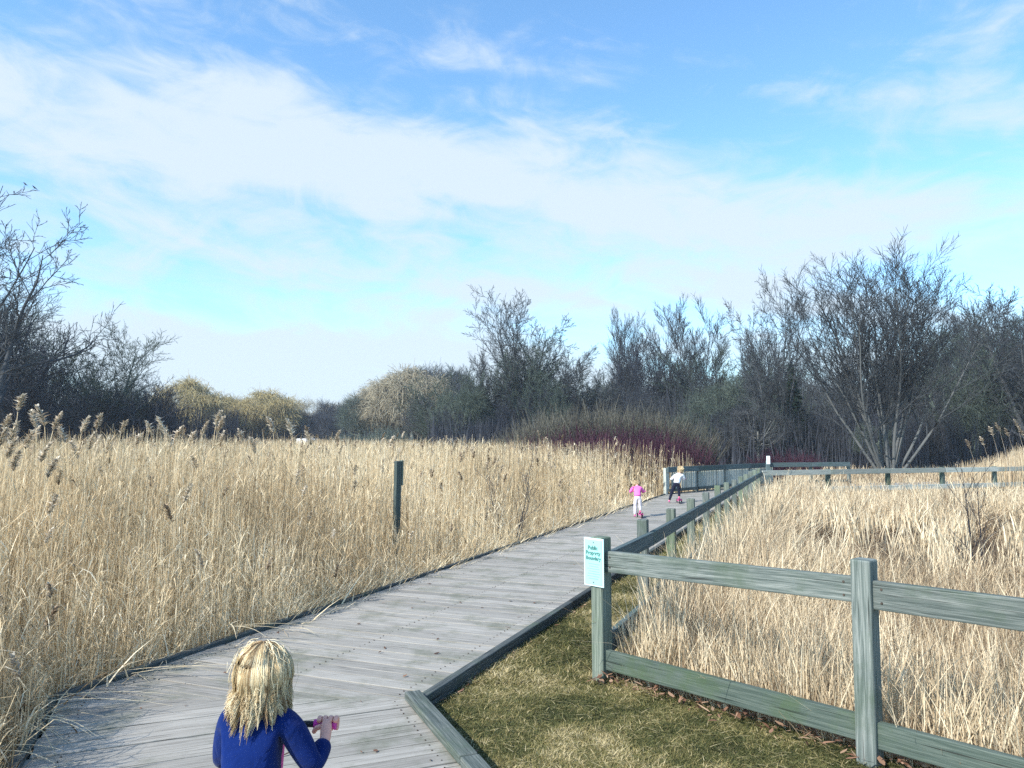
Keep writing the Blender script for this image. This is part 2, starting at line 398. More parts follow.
cf = empty('wooden_fence', (6.74, 20.9, -.06)); tag(cf, 'pale grey rail fence crossing behind the dry grass, below the tall multi-stemmed bare tree', 'fence')
cp = [Vector((6.74, 20.9, 0)), Vector((9.0, 21.8, 0)), Vector((11.1, 22.6, 0)), Vector((13.1, 23.3, 0)), Vector((15.2, 24.1, 0)), Vector((17.3, 24.9, 0)), Vector((19.6, 25.7, 0))]
o0 = Vector((6.74, 20.9, 0))
for i, p in enumerate(cp):
    d = (cp[min(i+1, 6)]-cp[max(i-1, 0)]).normalized(); n = Vector((d.y, -d.x, 0))
    if i: board('post', M['fence_low'], cf, p-o0+UP*-.5, p-o0+UP*.93, d, n, .11, .11)
    if i < 6:
        q = cp[i+1]; d = (q-p).normalized(); n = Vector((d.y, -d.x, 0))
        board('rail', M['fence_pale'], cf, p-o0+d*.06+n*.08+UP*.84, q-o0+d*.05+n*.08+UP*.84, n, UP, .045, .14)
        board('rail', M['fence_pale'], cf, p-o0+d*.06+n*.08+UP*.35, q-o0+d*.05+n*.08+UP*.35, n, UP, .045, .14)

lf = empty('picket_fence', (edgeL[2].x, edgeL[2].y, 0)); tag(lf, 'pale picket fence with wide dark top rail at the far left of the boardwalk', 'fence')
def lfence(p0, p1, pick):
    o_ = lf.location; p0 = Vector((p0.x, p0.y, 0)); p1 = Vector((p1.x, p1.y, 0)); d = (p1-p0).normalized(); n = Vector((d.y, -d.x, 0)); Ls = (p1-p0).length
    k = max(2, round(Ls/1.9))
    for i in range(k+1):
        q = p0-o_+d*(Ls*i/k)-n*.02
        board('post', M['fence'] if i else M['fence_pale'], lf, q+UP*-.4, q+UP*.82, d, n, .10, .10)
    for i in range(k):
        a = p0-o_+d*(Ls*i/k); b_ = p0-o_+d*(Ls*(i+1)/k)
        board('rail', M['fence_dark'], lf, a+n*.065+d*.003+UP*.765, b_+n*.065-d*.003+UP*.765, n, UP, .04, .17)
        board('rail', M['fence'], lf, a+n*.055+d*.055+UP*.12, b_+n*.055-d*.055+UP*.12, n, UP, .035, .09)
    s = .09
    while s < Ls-.08 and pick:
        q = p0-o_+d*s+n*.02
        if random.random() > .07:
            board('picket', M['fence_pale'], lf, q+UP*.10, q+UP*.67, d, n, .082, .02, bevel=0)
        s += .118
lfence(edgeL[2], edgeL[3], True)
lfence(edgeL[3], edgeL[3]+(edgeL[4]-edgeL[3]).normalized()*3.6, False)

# ------------------------------------------------------------------ simple shaped meshes

def bm_obj(name, fn, mat, parent=None, sm=False, bevel=0):
    bm = bmesh.new(); fn(bm); me = bpy.data.meshes.new(name); bm.to_mesh(me); bm.free()
    if sm: smooth(me)
    o = link(name, me, mat, parent)
    if bevel:
        bb = o.modifiers.new('edge', 'BEVEL'); bb.width = bevel; bb.segments = 2; bb.limit_method = 'ANGLE'
    return o
def bm_box(bm, c, s, rot=None):
    mt = Matrix.Translation(c) @ (rot.to_4x4() if rot else Matrix()) @ Matrix.Diagonal((*s, 1))
    bmesh.ops.create_cube(bm, size=1, matrix=mt)
def bm_cyl(bm, p0, p1, r0, r1=None, seg=12):
    p0, p1 = Vector(p0), Vector(p1); d = p1-p0; r1 = r0 if r1 is None else r1
    q = d.to_track_quat('Z', 'Y').to_matrix().to_4x4()
    bmesh.ops.create_cone(bm, cap_ends=True, segments=seg, radius1=r0, radius2=r1, depth=d.length, matrix=Matrix.Translation((p0+p1)/2) @ q)

# sign on the corner post
M['signboard'] = plain('sign_board', (.30, .62, .58), rough=.45, var=.05, scale=12)
M['sign_edge'] = plain('sign_border', (.50, .70, .69), rough=.45, var=.03)
M['ink'] = plain('sign_ink', (.05, .16, .15), rough=.6, var=.1)
M['ink_faint'] = plain('sign_faint_ink', (.20, .47, .44), rough=.6, var=.1)
M['steel'] = plain('steel', (.25, .27, .28), rough=.4, var=.1)
fn_ = -nnor                                         # towards the camera side
sg = empty('sign', A0+fn_*(PN/2+.012)+Vector((0, 0, .80))-ndir*.012)
sg.rotation_euler = Matrix((ndir, -fn_, UP)).transposed().to_euler()     # local x along fence, local -y towards viewer
tag(sg, 'pale turquoise boundary notice screwed to the front of the fence corner post', 'sign')
def plate(bm):
    bm_box(bm, (0, 0, .02), (.185, .006, .335))
bm_obj('sign_plate', plate, M['sign_edge'], sg, bevel=.002)
bm_obj('sign_panel', lambda bm: bm_box(bm, (0, -.0045, .02), (.160, .003, .310)), M['signboard'], sg)
def text(body, size, x, z, mat, name='lettering', y=-.0072, bold=.0):
    cu = bpy.data.curves.new(name, 'FONT'); cu.body = body; cu.size = size; cu.align_x = 'CENTER'; cu.extrude = .0006; cu.offset = bold
    o = bpy.data.objects.new(name, cu); col.objects.link(o)
    dg = bpy.context.evaluated_depsgraph_get(); me = bpy.data.meshes.new_from_object(o.evaluated_get(dg))
    bpy.data.objects.remove(o)
    m_ = link(name, me, mat, sg); m_.location = (x, y, z); m_.rotation_euler = (R(90), 0, 0); return m_
text('Public', .038, -.005, .108, M['ink'], bold=.0012)
text('Property', .038, -.002, .072, M['ink'], bold=.0012)
text('Boundary', .036, 0, .036, M['ink'], bold=.0012)
def faint(bm):
    for i in range(7):
        bm_box(bm, (random.uniform(-.006, .006), -.0066, .008-.017*i), (random.uniform(.08, .125), .001, .0045))
bm_obj('small_print', faint, M['ink_faint'], sg)
for z in (.160, -.118):
    bm_obj('bolt', lambda bm: bm_cyl(bm, (0, -.006, z), (0, -.012, z), .007, .005, 10), M['steel'], sg)

# blue-white marker at the far fence corner
fm = at(768, 475, 21.6)
mk = empty('marker_post', (fm.x, 21.6, -.3)); tag(mk, 'small white marker on a dark post behind the far fence corner', 'marker')
board('post', M['fence_dark'], mk, (0, 0, -.1), (0, 0, 1.40), (1, 0, 0), (0, 1, 0), .09, .09)
M['whitesign'] = plain('white_plate', (.80, .88, .90), rough=.5, var=.04)
bm_obj('plate', lambda bm: bm_box(bm, (0, -.055, 1.42), (.10, .012, .23)), M['whitesign'], mk, bevel=.003)

# marker post in the reeds
pm = at(398, 461, 10.4)
mp_ = empty('wooden_post', (pm.x, 10.4, GZ)); tag(mp_, 'lone dark square post standing up among the reeds left of the boardwalk', 'post')
M['post_dark'] = woodmat('post_dark_wood', (.03, .05, .05), (.06, .085, .08), (.11, .14, .13))
q = Vector((.8, .6, 0)); q2 = Vector((-.6, .8, 0))
tp = pm.z-GZ
board('shaft', M['post_dark'], mp_, (-.02, 0, -.2), (0, 0, tp), q, q2, .078, .078)
board('tag_board', M['postgreen'], mp_, q*.055+UP*(tp-.33)-q2*.0, q*.055+UP*(tp+.01), q, q2, .024, .075, bevel=.003)

# ------------------------------------------------------------------ vegetation regions
def sample(n, x0, x1, y0, y1, cond):
    out = []; tot = 0
    for _ in range(60):
        x = rng.uniform(x0, x1, n*2); y = rng.uniform(y0, y1, n*2); k = cond(x, y)
        out.append(np.stack([x[k], y[k]], 1)); tot += k.sum()
        if tot >= n: break
    return np.concatenate(out)[:n]
def leftedge(x, y):
    """how far left of the boardwalk (metres, horizontal)"""
    far = edgeL[2]
    d = XL(y)-x
    s3 = (edgeL[3]-edgeL[2]); k3 = s3.x/s3.y
    return np.where(y > far.y, far.x+k3*(y-far.y)-x, d)
def inview(x, y, m=.06): return np.abs(x) < (y+1.2)*(512/760+m)+.8
def reed_h(x, y):
    e = leftedge(x, y)
    h = 1.45+.22*(vnoise(x, y, 2.6, 5)-.5)+.25*(vnoise(x, y, 9, 6)-.5)
    h = h*(.26+.74*np.clip((e-.1)/(1.5+.5*vnoise(x, y, 1.1, 88)), 0, 1)**.8)*(.93+.16*vnoise(x, y, .8, 89))
    h = h*(1-.30*(np.abs(x-pm.x+(y-10.4)*.148) < .16)*(y < 10.4)*(y > 7.4)) + np.clip((y-20)/70, 0, 1)*.30
    h = h+np.clip(1-np.hypot(x+5.2, y-8)/3.6, 0, 1)*.06
    return h-GZ*.9

RQ = Quads(); PQ = Quads()
def plume(Q, P, az, size, tone):
    """feathery one-sided head: many short drooping ribbons round a bent axis"""
    for p, a, s, tn in zip(P, az, size, tone):
        n = 70; t = rng.uniform(0, 1, n)
        ax = np.stack([p[0]+np.cos(a)*s*.35*t**1.6, p[1]+np.sin(a)*s*.35*t**1.6, p[2]+s*(t-.15*t**3)], 1)
        ra = a+rng.normal(0, 1.1, n)
        ribbons(Q, ax, s*rng.uniform(.12, .28, n), ra, 1.5*np.sin(np.pi*(t*.72+.2)), .030*s/.22, np.clip(tn+rng.normal(0, .1, n), 0, 1), seg=2, belly=True, droop=.25)
def reeds(n, y0, y1, xmin, wst, leaves, seg, plf=.05, emin=.05, xmax=30):
    c = sample(n, xmin, xmax, y0, y1, lambda x, y: (leftedge(x, y) > emin) & inview(x, y) & (vnoise(x, y, .5, 3) > rng.uniform(-.5, .55, len(x))) & ~((y > 27) & (x > 3.2-.10*(y-27))))
    x, y = c[:, 0], c[:, 1]; N_ = len(x)
    P = np.stack([x, y, gz(x, y)], 1); h = reed_h(x, y)*rng.uniform(.78, 1.10, N_)
    az = rng.normal(.3, 1.6, N_); ln = np.abs(rng.normal(.05, .09, N_))
    tone = np.clip(rng.normal(.50, .25, N_)+(vnoise(x, y, 1.7, 8)-.5)*.6+.12*np.clip(1-leftedge(x, y)/1.2, 0, 1), .0, 1)
    ribbons(RQ, P, h, az, ln, wst*rng.uniform(.7, 1.3, N_), tone, seg=seg, curve=1.7, tip=.3)
    for k in range(leaves):
        t = rng.uniform(.2, .86, N_); b = P.copy()
        b[:, 0] += np.cos(az)*ln*h*t**1.7; b[:, 1] += np.sin(az)*ln*h*t**1.7; b[:, 2] += h*t
        l = rng.uniform(.10, .38, N_)
        ribbons(RQ, b, l*rng.uniform(.3, 1.0, N_), rng.uniform(0, 2*np.pi, N_), rng.uniform(.25, 1.1, N_), wst*1.35*rng.uniform(.5, 1.4, N_), np.clip(tone+rng.normal(.03, .19, N_), 0, 1), seg=2, curve=1.2, droop=rng.uniform(0, 1.1, N_), belly=True)
    k = rng.uniform(0, 1, N_) < plf
    T = P[k].copy(); T[:, 0] += np.cos(az[k])*ln[k]*h[k]; T[:, 1] += np.sin(az[k])*ln[k]*h[k]; T[:, 2] += h[k]*.97
    return T, az[k]
def dense_tops(n, y0, y1, xmin, w, hk=(.35, 1.0)):
    """fine leaf litter and dry side leaves inside the stand"""
    c = sample(n, xmin, 30, y0, y1, lambda x, y: (leftedge(x, y) > .06) & inview(x, y) & ~((y > 27) & (x > 3.2-.10*(y-27))))
    x, y = c[:, 0], c[:, 1]; N_ = len(x); h = reed_h(x, y)
    P = np.stack([x, y, gz(x, y)+h*rng.uniform(hk[0]*.2, hk[1], N_)], 1)
    ribbons(RQ, P, rng.uniform(.05, .28, N_), rng.uniform(0, 6.3, N_), rng.uniform(.1, 1.0, N_), w*.8*rng.uniform(.4, 1.4, N_), np.clip(rng.normal(.52, .24, N_)+(vnoise(x, y, 2, 12)-.5)*.3, 0, 1), seg=2, curve=1.1, belly=True, droop=rng.uniform(0, .8, N_))
T1, a1 = reeds(10500, 3.0, 9, -9, .0052, 4, 4, .006)
T2, a2 = reeds(19000, 9, 18, -16, .007, 3, 3, .011)
T3, a3 = reeds(21000, 18, 36, -30, .012, 2, 2, .022)
T4, a4 = reeds(20000, 36, 112, -85, .035, 1, 2, 0)
dense_tops(16000, 3, 9, -9, .010); dense_tops(26000, 9, 20, -16, .014); dense_tops(24000, 20, 60, -45, .03, (2.5, 1.0))
for T_, a_, s_ in ((T1, a1, .15), (T2, a2, .16), (T3, a3, .17)):
    n = len(T_); plume(PQ, T_, a_, rng.uniform(.7, 1.25, n)*s_, rng.uniform(.25, .9, n))
# the tall plumes standing against the dark trees on the left
tp_list = [(4, 432, 6.8), (12, 442, 6.2), (22, 398, 7.2), (33, 414, 7.0), (41, 410, 7.6), (57, 416, 7.9), (62, 430, 7.0), (30, 434, 6.6), (85, 420, 8.3), (100, 417, 8.8), (93, 436, 7.5),
           (124, 423, 9.5), (149, 424, 9.8), (161, 420, 9.3), (168, 434, 9.0), (178, 430, 10), (192, 434, 9.6), (205, 424, 10.2), (219, 414, 8.9), (221, 420, 9.0), (240, 432, 10.8), (270, 420, 10.3),
           (289, 422, 10.8), (308, 434, 12), (338, 433, 12), (18, 455, 6.0), (45, 447, 6.6), (52, 462, 6.1), (74, 445, 7.6), (110, 440, 8.6), (137, 437, 9.2), (252, 440, 10.5), (392, 438, 16), (452, 441, 19), (8, 418, 7.4), (15, 426, 7.0)]
P_, h_, a_, S_ = [], [], [], []
for (px, py, Y) in tp_list:
    t = at(px, py, Y); ang = random.choice((-.3, .2, .5, 2.9, 3.3)) if px > 30 else random.uniform(-.5, .5)
    s = random.uniform(.17, .23)*(Y/8)**.45; lean = random.uniform(.03, .12)
    zt = t.z-s*.75; hh = zt-GZ; a_.append(ang); S_.append(s); h_.append(hh)
    P_.append((t.x-math.cos(ang)*lean*hh-math.cos(ang)*s*.2, Y-math.sin(ang)*lean*hh, GZ, lean))
P_ = np.array(P_); h_ = np.array(h_); a_ = np.array(a_); S_ = np.array(S_)
ribbons(RQ, P_[:, :3], h_, a_, P_[:, 3], .011, np.full(len(h_), .6), seg=5, curve=1.7, tip=.5, face=np.zeros(len(h_)))
T = P_[:, :3].copy(); T[:, 0] += np.cos(a_)*P_[:, 3]*h_; T[:, 1] += np.sin(a_)*P_[:, 3]*h_; T[:, 2] += h_
plume(PQ, T, a_, S_, rng.uniform(.72, .98, len(h_))); plume(PQ, T, a_, S_*.9, rng.uniform(.65, .95, len(h_)))

# bent and tangled grass hanging over the boardwalk edge, lower left
def tussock(Q, n, cx, cy, rx, ry, h, w, lean=(.5, 1.4), az0=0, azs=1.2, z=GZ, tone0=.6, seg=5, cond=None, droop=(.2, .9)):
    x = rng.normal(cx, rx, n); y = rng.normal(cy, ry, n)
    if cond is not None:
        k = cond(x, y); x, y = x[k], y[k]; n = len(x)
    P = np.stack([x, y, np.full(n, z)], 1)
    ribbons(Q, P, h*rng.uniform(.5, 1.15, n), rng.normal(az0, azs, n), rng.uniform(*lean, n), w*rng.uniform(.6, 1.5, n), np.clip(rng.normal(tone0, .2, n), 0, 1), seg=seg, curve=1.5, droop=rng.uniform(*droop, n), belly=True)
lcond = lambda x, y: leftedge(x, y) > .02
lcond2 = lambda x, y: leftedge(x, y) > -.03
tussock(RQ, 2200, -3.35, 4.3, .28, .5, .85, .0095, lean=(.1, .75), az0=-.1, azs=1.5, cond=lcond, droop=(.3, 1.1), tone0=.66)
tussock(RQ, 2200, -3.5, 3.6, .4, .4, 1.10, .010, lean=(.1, .7), az0=-.2, azs=1.5, cond=lcond, droop=(.3, 1.1), tone0=.66)
tussock(RQ, 1600, -3.5, 5.2, .3, .5, .85, .0095, lean=(.1, .7), az0=-.5, azs=1.5, cond=lcond, droop=(.3, 1.1))
tussock(RQ, 45, -3.05, 4.2, .2, .6, .50, .009, lean=(.6, 1.2), az0=-.1, azs=.6, cond=lcond, tone0=.7)
for yy in np.arange(5.6, 23, .55):
    cx = float(XL(np.array(yy)))-.33; f = 1 if yy < 14 else .6
    tussock(RQ, int(480*f), cx-.05, yy, .26, .38, .50+random.uniform(-.10, .16), .009+.0004*yy, lean=(.1, 1.0), azs=1.6, cond=lcond, droop=(0, .8), tone0=.84)
tussock(RQ, 900, -3.0, 4.5, .22, .55, .62, .0085, lean=(.2, 1.0), az0=-.1, azs=1.2, cond=lcond2, droop=(.5, 1.2), tone0=.82)
tussock(RQ, 500, -2.85, 3.7, .25, .4, .70, .0085, lean=(.2, 1.0), az0=-.1, azs=1.2, cond=lcond2, droop=(.5, 1.2), tone0=.8)
# long straws lying over the kerb onto the deck
for (x, y, l, a, zz) in ((-2.30, 6.25, .75, -.35, .12), (-2.25, 6.2, .55, -.8, .15), (-2.6, 5.3, .8, .1, .05), (-2.9, 4.75, .9, -.1, .05), (-2.75, 4.5, .6, -.6, .04), (-2.85, 4.1, .6, .25, .03), (-2.7, 4.0, .5, -.3, .03), (-1.9, 6.6, .35, -.5, .02)):
    n = 2; P = np.array([[x+random.uniform(-.05, .05), y+random.uniform(-.05, .05), zz] for _ in range(n)])
    ribbons(RQ, P, np.full(n, .10), np.full(n, a)+rng.normal(0, .12, n), l/.10, .012, np.full(n, .82), seg=6, curve=1.0, droop=.9, face=np.full(n, a+1.57))
reed_o = link('reeds', RQ.mesh('reeds'), M['reed'])
tag(reed_o, 'dense stand of dry tan reeds filling the marsh left of the boardwalk', 'reeds', kind='stuff')
po = link('plume', PQ.mesh('plume'), M['plume'], reed_o); tag(po, 'feathery grey-tan reed heads', kind='stuff')

# ---- dry grass right of the fences
SQ = Quads()
def rcond(x, y):
    return (x > XFn(y)+.10) & (side_near(x, y) > .10)
def straw(n, y0, y1, x1, h0, w, seg=3, leanmax=.8, cond=rcond, tone0=.55, mat_noise=.35, hv=.5):
    c = sample(n, -1, x1, y0, y1, lambda x, y: cond(x, y) & inview(x, y) & (vnoise(x, y, .35, 21) > rng.uniform(-.6, .6, len(x))))
    x, y = c[:, 0], c[:, 1]; N_ = len(x)
    flat = vnoise(x, y, 2.4, 31)*.6+vnoise(x, y, 1.0, 33)*.4      # trampled brownish hollows
    patch = np.exp(-((x-6.0)/3.2)**2-((y-12.5)/4.5)**2)*.50
    fl = np.clip((flat+patch-.50)*4, 0, 1)*(y > 6.2)*np.clip((x-XFn(y)-.8)/.8, 0, 1)
    P = np.stack([x, y, gz(x, y)], 1)
    edge = np.clip(np.minimum(side_near(x, y), (x-XFn(y)))/.5, .55, 1)
    h = h0*edge*rng.uniform(1-hv, 1+hv*.5, N_)*(1-.62*fl)*(1+.42*np.clip(1-(x-XFn(y))/1.8, 0, 1)*(y > 4.6))
    ln = rng.uniform(0, .30, N_)+rng.uniform(0, leanmax, N_)*(rng.uniform(0, 1, N_) < .35)+fl*rng.uniform(.2, 1.6, N_)
    tone = np.clip(rng.normal(tone0+.02, .25, N_)+(vnoise(x, y, 1.3, 37)-.5)*mat_noise-fl*.46, .0, 1)
    ribbons(SQ, P, h, rng.uniform(0, 6.3, N_), ln, w*rng.uniform(.6, 1.4, N_), tone, seg=seg, curve=1.5, droop=rng.uniform(0, .4, N_)+fl*.3, belly=False, tip=.25)
straw(36000, 3.3, 8, 9, .72, .0070, seg=4)
straw(36000, 7, 13, 15, .74, .010)
straw(36000, 12, 22, 22, .80, .016)
straw(22000, 20, 44, 34, .66, .032, seg=2)
# bright standing tufts along the fence and in the field
for _ in range(150):
    y = random.uniform(4.6, 21)**1.0; x = random.uniform(0, 17)
    a, b_ = np.array([x]), np.array([y])
    if not rcond(a, b_)[0] or not inview(a, b_)[0]: continue
    tussock(SQ, 90, x, y, .16, .16, random.uniform(.5, .85), .006+.0007*y, lean=(0, .45), azs=3, z=-.2, tone0=.78, seg=3, cond=rcond, droop=(0, .3))
for k in np.arange(0, 15.5, .35):    # tufts that stand up against the right fence
    p = Vector((.636, 5.49, 0))+D2*k+N2*random.uniform(.22, .4)
    tussock(SQ, 130, p.x, p.y, .11, .16, random.uniform(.66, .98), .006+.0004*k, lean=(0, .35), azs=3, z=-.2, tone0=.72, seg=3, cond=rcond, droop=(0, .25))
for k in np.arange(0, 5.5, .2):
    p = A0+ndir*k+nnor*random.uniform(.2, .3)
    tussock(SQ, 130, p.x, p.y, .13, .10, random.uniform(.60, .82), .0055, lean=(0, .45), azs=3, z=-.2, tone0=.66, seg=4, cond=rcond, droop=(0, .3))
# a tangle of long flattened stalks, right foreground
tussock(SQ, 1100, 3.7, 4.3, .55, .5, .55, .008, lean=(.5, 1.9), azs=3, z=-.15, tone0=.66, seg=5, cond=rcond, droop=(.2, .9))
tussock(SQ, 700, 5.2, 5.2, .8, .8, .55, .008, lean=(.5, 1.9), azs=3, z=-.15, tone0=.62, seg=5, cond=rcond, droop=(.2, .9))
# single long stalks
stk = [(816, 522, 7.6, 853, 440+42, .5), (840, 510, 8.2, 846, 480, .1), (1003, 700, 4.4, 985, 648, -.2), (893, 575, 6.0, 882, 540, 0)]
for (bx, by, Y, tx, ty, _) in stk:
    b_ = at(bx, by, Y); t = at(tx, ty, Y); hh = t.z-b_.z+.5
    ribbons(SQ, np.array([[b_.x-(t.x-b_.x)*.9, Y, b_.z-.4]]), np.array([hh]), np.array([0. if t.x > b_.x else math.pi]), abs(t.x-b_.x)*1.6/hh, .014, np.array([.8]), seg=5, curve=1.0, face=np.array([0.]))
# taller reeds beyond the crossing fence at the right
c = sample(5200, 11, 30, 24, 36, lambda x, y: (x > 15+.0*(y)+(y-24)*.45+2*(vnoise(x, y, 2.5, 51)-.5)) & inview(x, y))
x, y = c[:, 0], c[:, 1]; P = np.stack([x, y, np.full(len(x), -.3)], 1)
hh = np.clip(1.0+np.clip(x/y-.615, 0, 1)*11.0+.7*(vnoise(x, y, 1.2, 77)-.5), .6, 1.75)*rng.uniform(.7, 1.1, len(x))
ribbons(SQ, P, hh, rng.uniform(0, 6.3, len(x)), np.abs(rng.normal(.05, .08, len(x))), .02*rng.uniform(.7, 1.4, len(x)), np.clip(rng.normal(.58, .16, len(x)), 0, 1), seg=3, tip=.3)
so = link('dry_grass', SQ.mesh('dry_grass'), M['straw']); tag(so, 'bleached knee-high dry grass filling the field right of the fences', 'grass', kind='stuff')
PQ2 = Quads(); PP = []
for (px, py, Y) in ((993, 436, 25), (1000, 432, 25), (1009, 437, 25.4), (984, 446, 25), (1018, 428, 26), (1023, 436, 26), (970, 449, 25)):
    t = at(px, py, Y); PP.append((t.x, t.y, t.z))
    SQs = t
plume(PQ2, np.array(PP), rng.uniform(2.6, 3.6, len(PP)), np.full(len(PP), .32), rng.uniform(.45, .8, len(PP)))
Pn = np.array(PP); ribbons(PQ2, np.stack([Pn[:, 0]+.3, Pn[:, 1], np.full(len(Pn), -.3)], 1), Pn[:, 2]+.34, np.full(len(Pn), math.pi), .3/(Pn[:, 2]+.3), .022, np.full(len(Pn), .7), seg=4, face=np.zeros(len(Pn)))
tag(link('plume', PQ2.mesh('plume'), M['plume'], so), 'pale reed heads on tall stalks', kind='stuff')

# ---- turf of the verge
TQ = Quads()
def vcond(x, y):
    lawn = (x > XR(y)+.06) & (((y <= 5.5) & (side_near(x, y) < .12)) | ((y > 5.5) & (x < XFn(y)+.12)))
    return lawn
def turf(n, y0, y1, x1, h, w):
    c = sample(n, -1.2, x1, y0, y1, lambda x, y: vcond(x, y) & inview(x, y, .2)); x, y = c[:, 0], c[:, 1]; N_ = len(x)
    P = np.stack([x, y, np.full(N_, -.07)], 1)
    tn = vnoise(x, y, .55, 61)*.5+vnoise(x, y, .17, 62)*.3+vnoise(x, y, .06, 63)*.2
    green = np.clip((x-1.0)*.35+(4.6-y)*.12, 0, .25)
    tone = np.clip(.40+(tn-.47)*1.7+rng.normal(0, .24, N_)-green*1.5, 0, 1)
    ribbons(TQ, P, h*rng.uniform(.5, 1.5, N_)*(.7+.6*tn), rng.uniform(0, 6.3, N_), rng.uniform(.2, 1.9, N_), w*rng.uniform(.6, 1.4, N_), tone, seg=2, curve=1.3, droop=rng.uniform(0, .6, N_))
turf(95000, 3.3, 5.6, 3.6, .021, .0042); turf(42000, 5.4, 9.5, 3, .035, .006); turf(9000, 9.5, 22, 7.2, .06, .012)
# pale dead blades lying on top
c = sample(2600, -1.2, 3.4, 3.3, 8.5, lambda x, y: vcond(x, y)); x, y = c[:, 0], c[:, 1]
ribbons(TQ, np.stack([x, y, np.full(len(x), -.05)], 1), np.full(len(x), .012), rng.uniform(0, 6.3, len(x)), rng.uniform(3, 9, len(x)), .004, rng.uniform(.7, 1, len(x)), seg=2, curve=1.0, droop=.6)
tag(link('turf', TQ.mesh('turf'), M['turf']), 'short yellow-green winter turf between boardwalk and fence', 'grass', kind='stuff')

# ---- fallen leaves
LQ = Quads()
n = 800; k = np.abs(rng.uniform(-.1, 4.6, n)); off = rng.normal(.05, .09, n)-np.abs(rng.normal(0, .10, n))*(vnoise(k, k*0, .35, 3) > .55)
P = np.stack([A0.x+ndir.x*k+nnor.x*off, A0.y+ndir.y*k+nnor.y*off, np.full(n, -.05)+rng.uniform(0, .05, n)], 1)
ribbons(LQ, P, rng.uniform(.005, .03, n), rng.uniform(0, 6.3, n), rng.uniform(.8, 4, n), rng.uniform(.010, .036, n), np.clip(rng.normal(.55, .25, n), 0, 1), seg=3, curve=1.2, belly=True, droop=rng.uniform(-.5, .8, n))
c = sample(90, -2.6, 5, 3.2, 15, lambda x, y: (x > XL(y)+.15) & (x < XR(y)-.1)); n = len(c)
P = np.stack([c[:, 0], c[:, 1], np.full(n, .006)], 1)
ribbons(LQ, P, rng.uniform(.002, .01, n), rng.uniform(0, 6.3, n), rng.uniform(2, 7, n), rng.uniform(.01, .035, n), rng.uniform(0, .6, n), seg=3, curve=1.1, belly=True)
c = sample(260, -1.2, 3, 3.2, 12, lambda x, y: (x > XR(y)+.03) & (x < XR(y)+.10) & vcond(x+.1, y)); n = len(c)
if n:
    P = np.stack([c[:, 0]+.03, c[:, 1], np.full(n, -.055)], 1)
    ribbons(LQ, P, rng.uniform(.005, .02, n), rng.uniform(0, 6.3, n), rng.uniform(1, 4, n), rng.uniform(.012, .03, n), rng.uniform(.4, 1, n), seg=3, curve=1.1, belly=True)
tag(link('fallen_leaves', LQ.mesh('fallen_leaves'), M['leaf']), 'brown fallen leaves gathered under the low fence rail and on the boards', 'leaves', kind='stuff')

# ------------------------------------------------------------------ trees
class Tubes:
    def __init__(s): s.q = {}; 
    def add(s, pts, r0, r1, sides, tone):
        """tapered tube along a polyline"""
        n = len(pts); P = np.array([tuple(p) for p in pts]); T = np.gradient(P, axis=0)
        T /= (np.linalg.norm(T, axis=1)[:, None]+1e-9)
        ref = np.where(np.abs(T[:, 2:3]) > .9, np.array([[1., 0, 0]]), np.array([[0, 0, 1.]]))
        U = np.cross(T, ref); U /= (np.linalg.norm(U, axis=1)[:, None]+1e-9); Vv = np.cross(T, U)
        rr = np.linspace(r0, r1, n)[:, None, None]; a = np.arange(sides)*2*np.pi/sides
        ring = P[:, None, :]+rr*(U[:, None, :]*np.cos(a)[None, :, None]+Vv[:, None, :]*np.sin(a)[None, :, None])
        b = (np.arange(n-1)*sides)[:, None]; k = np.arange(sides)[None, :]; k2 = (k+1) % sides
        F = np.stack([b+k, b+k2, b+sides+k2, b+sides+k], -1).reshape(-1, 4)
        s.q.setdefault('a', Quads()).add(ring.reshape(-1, 3), F, np.repeat(np.asarray(tone, dtype=float), sides) if np.ndim(tone) else np.full(n*sides, tone))
    def mesh(s, name): return s.q['a'].mesh(name)

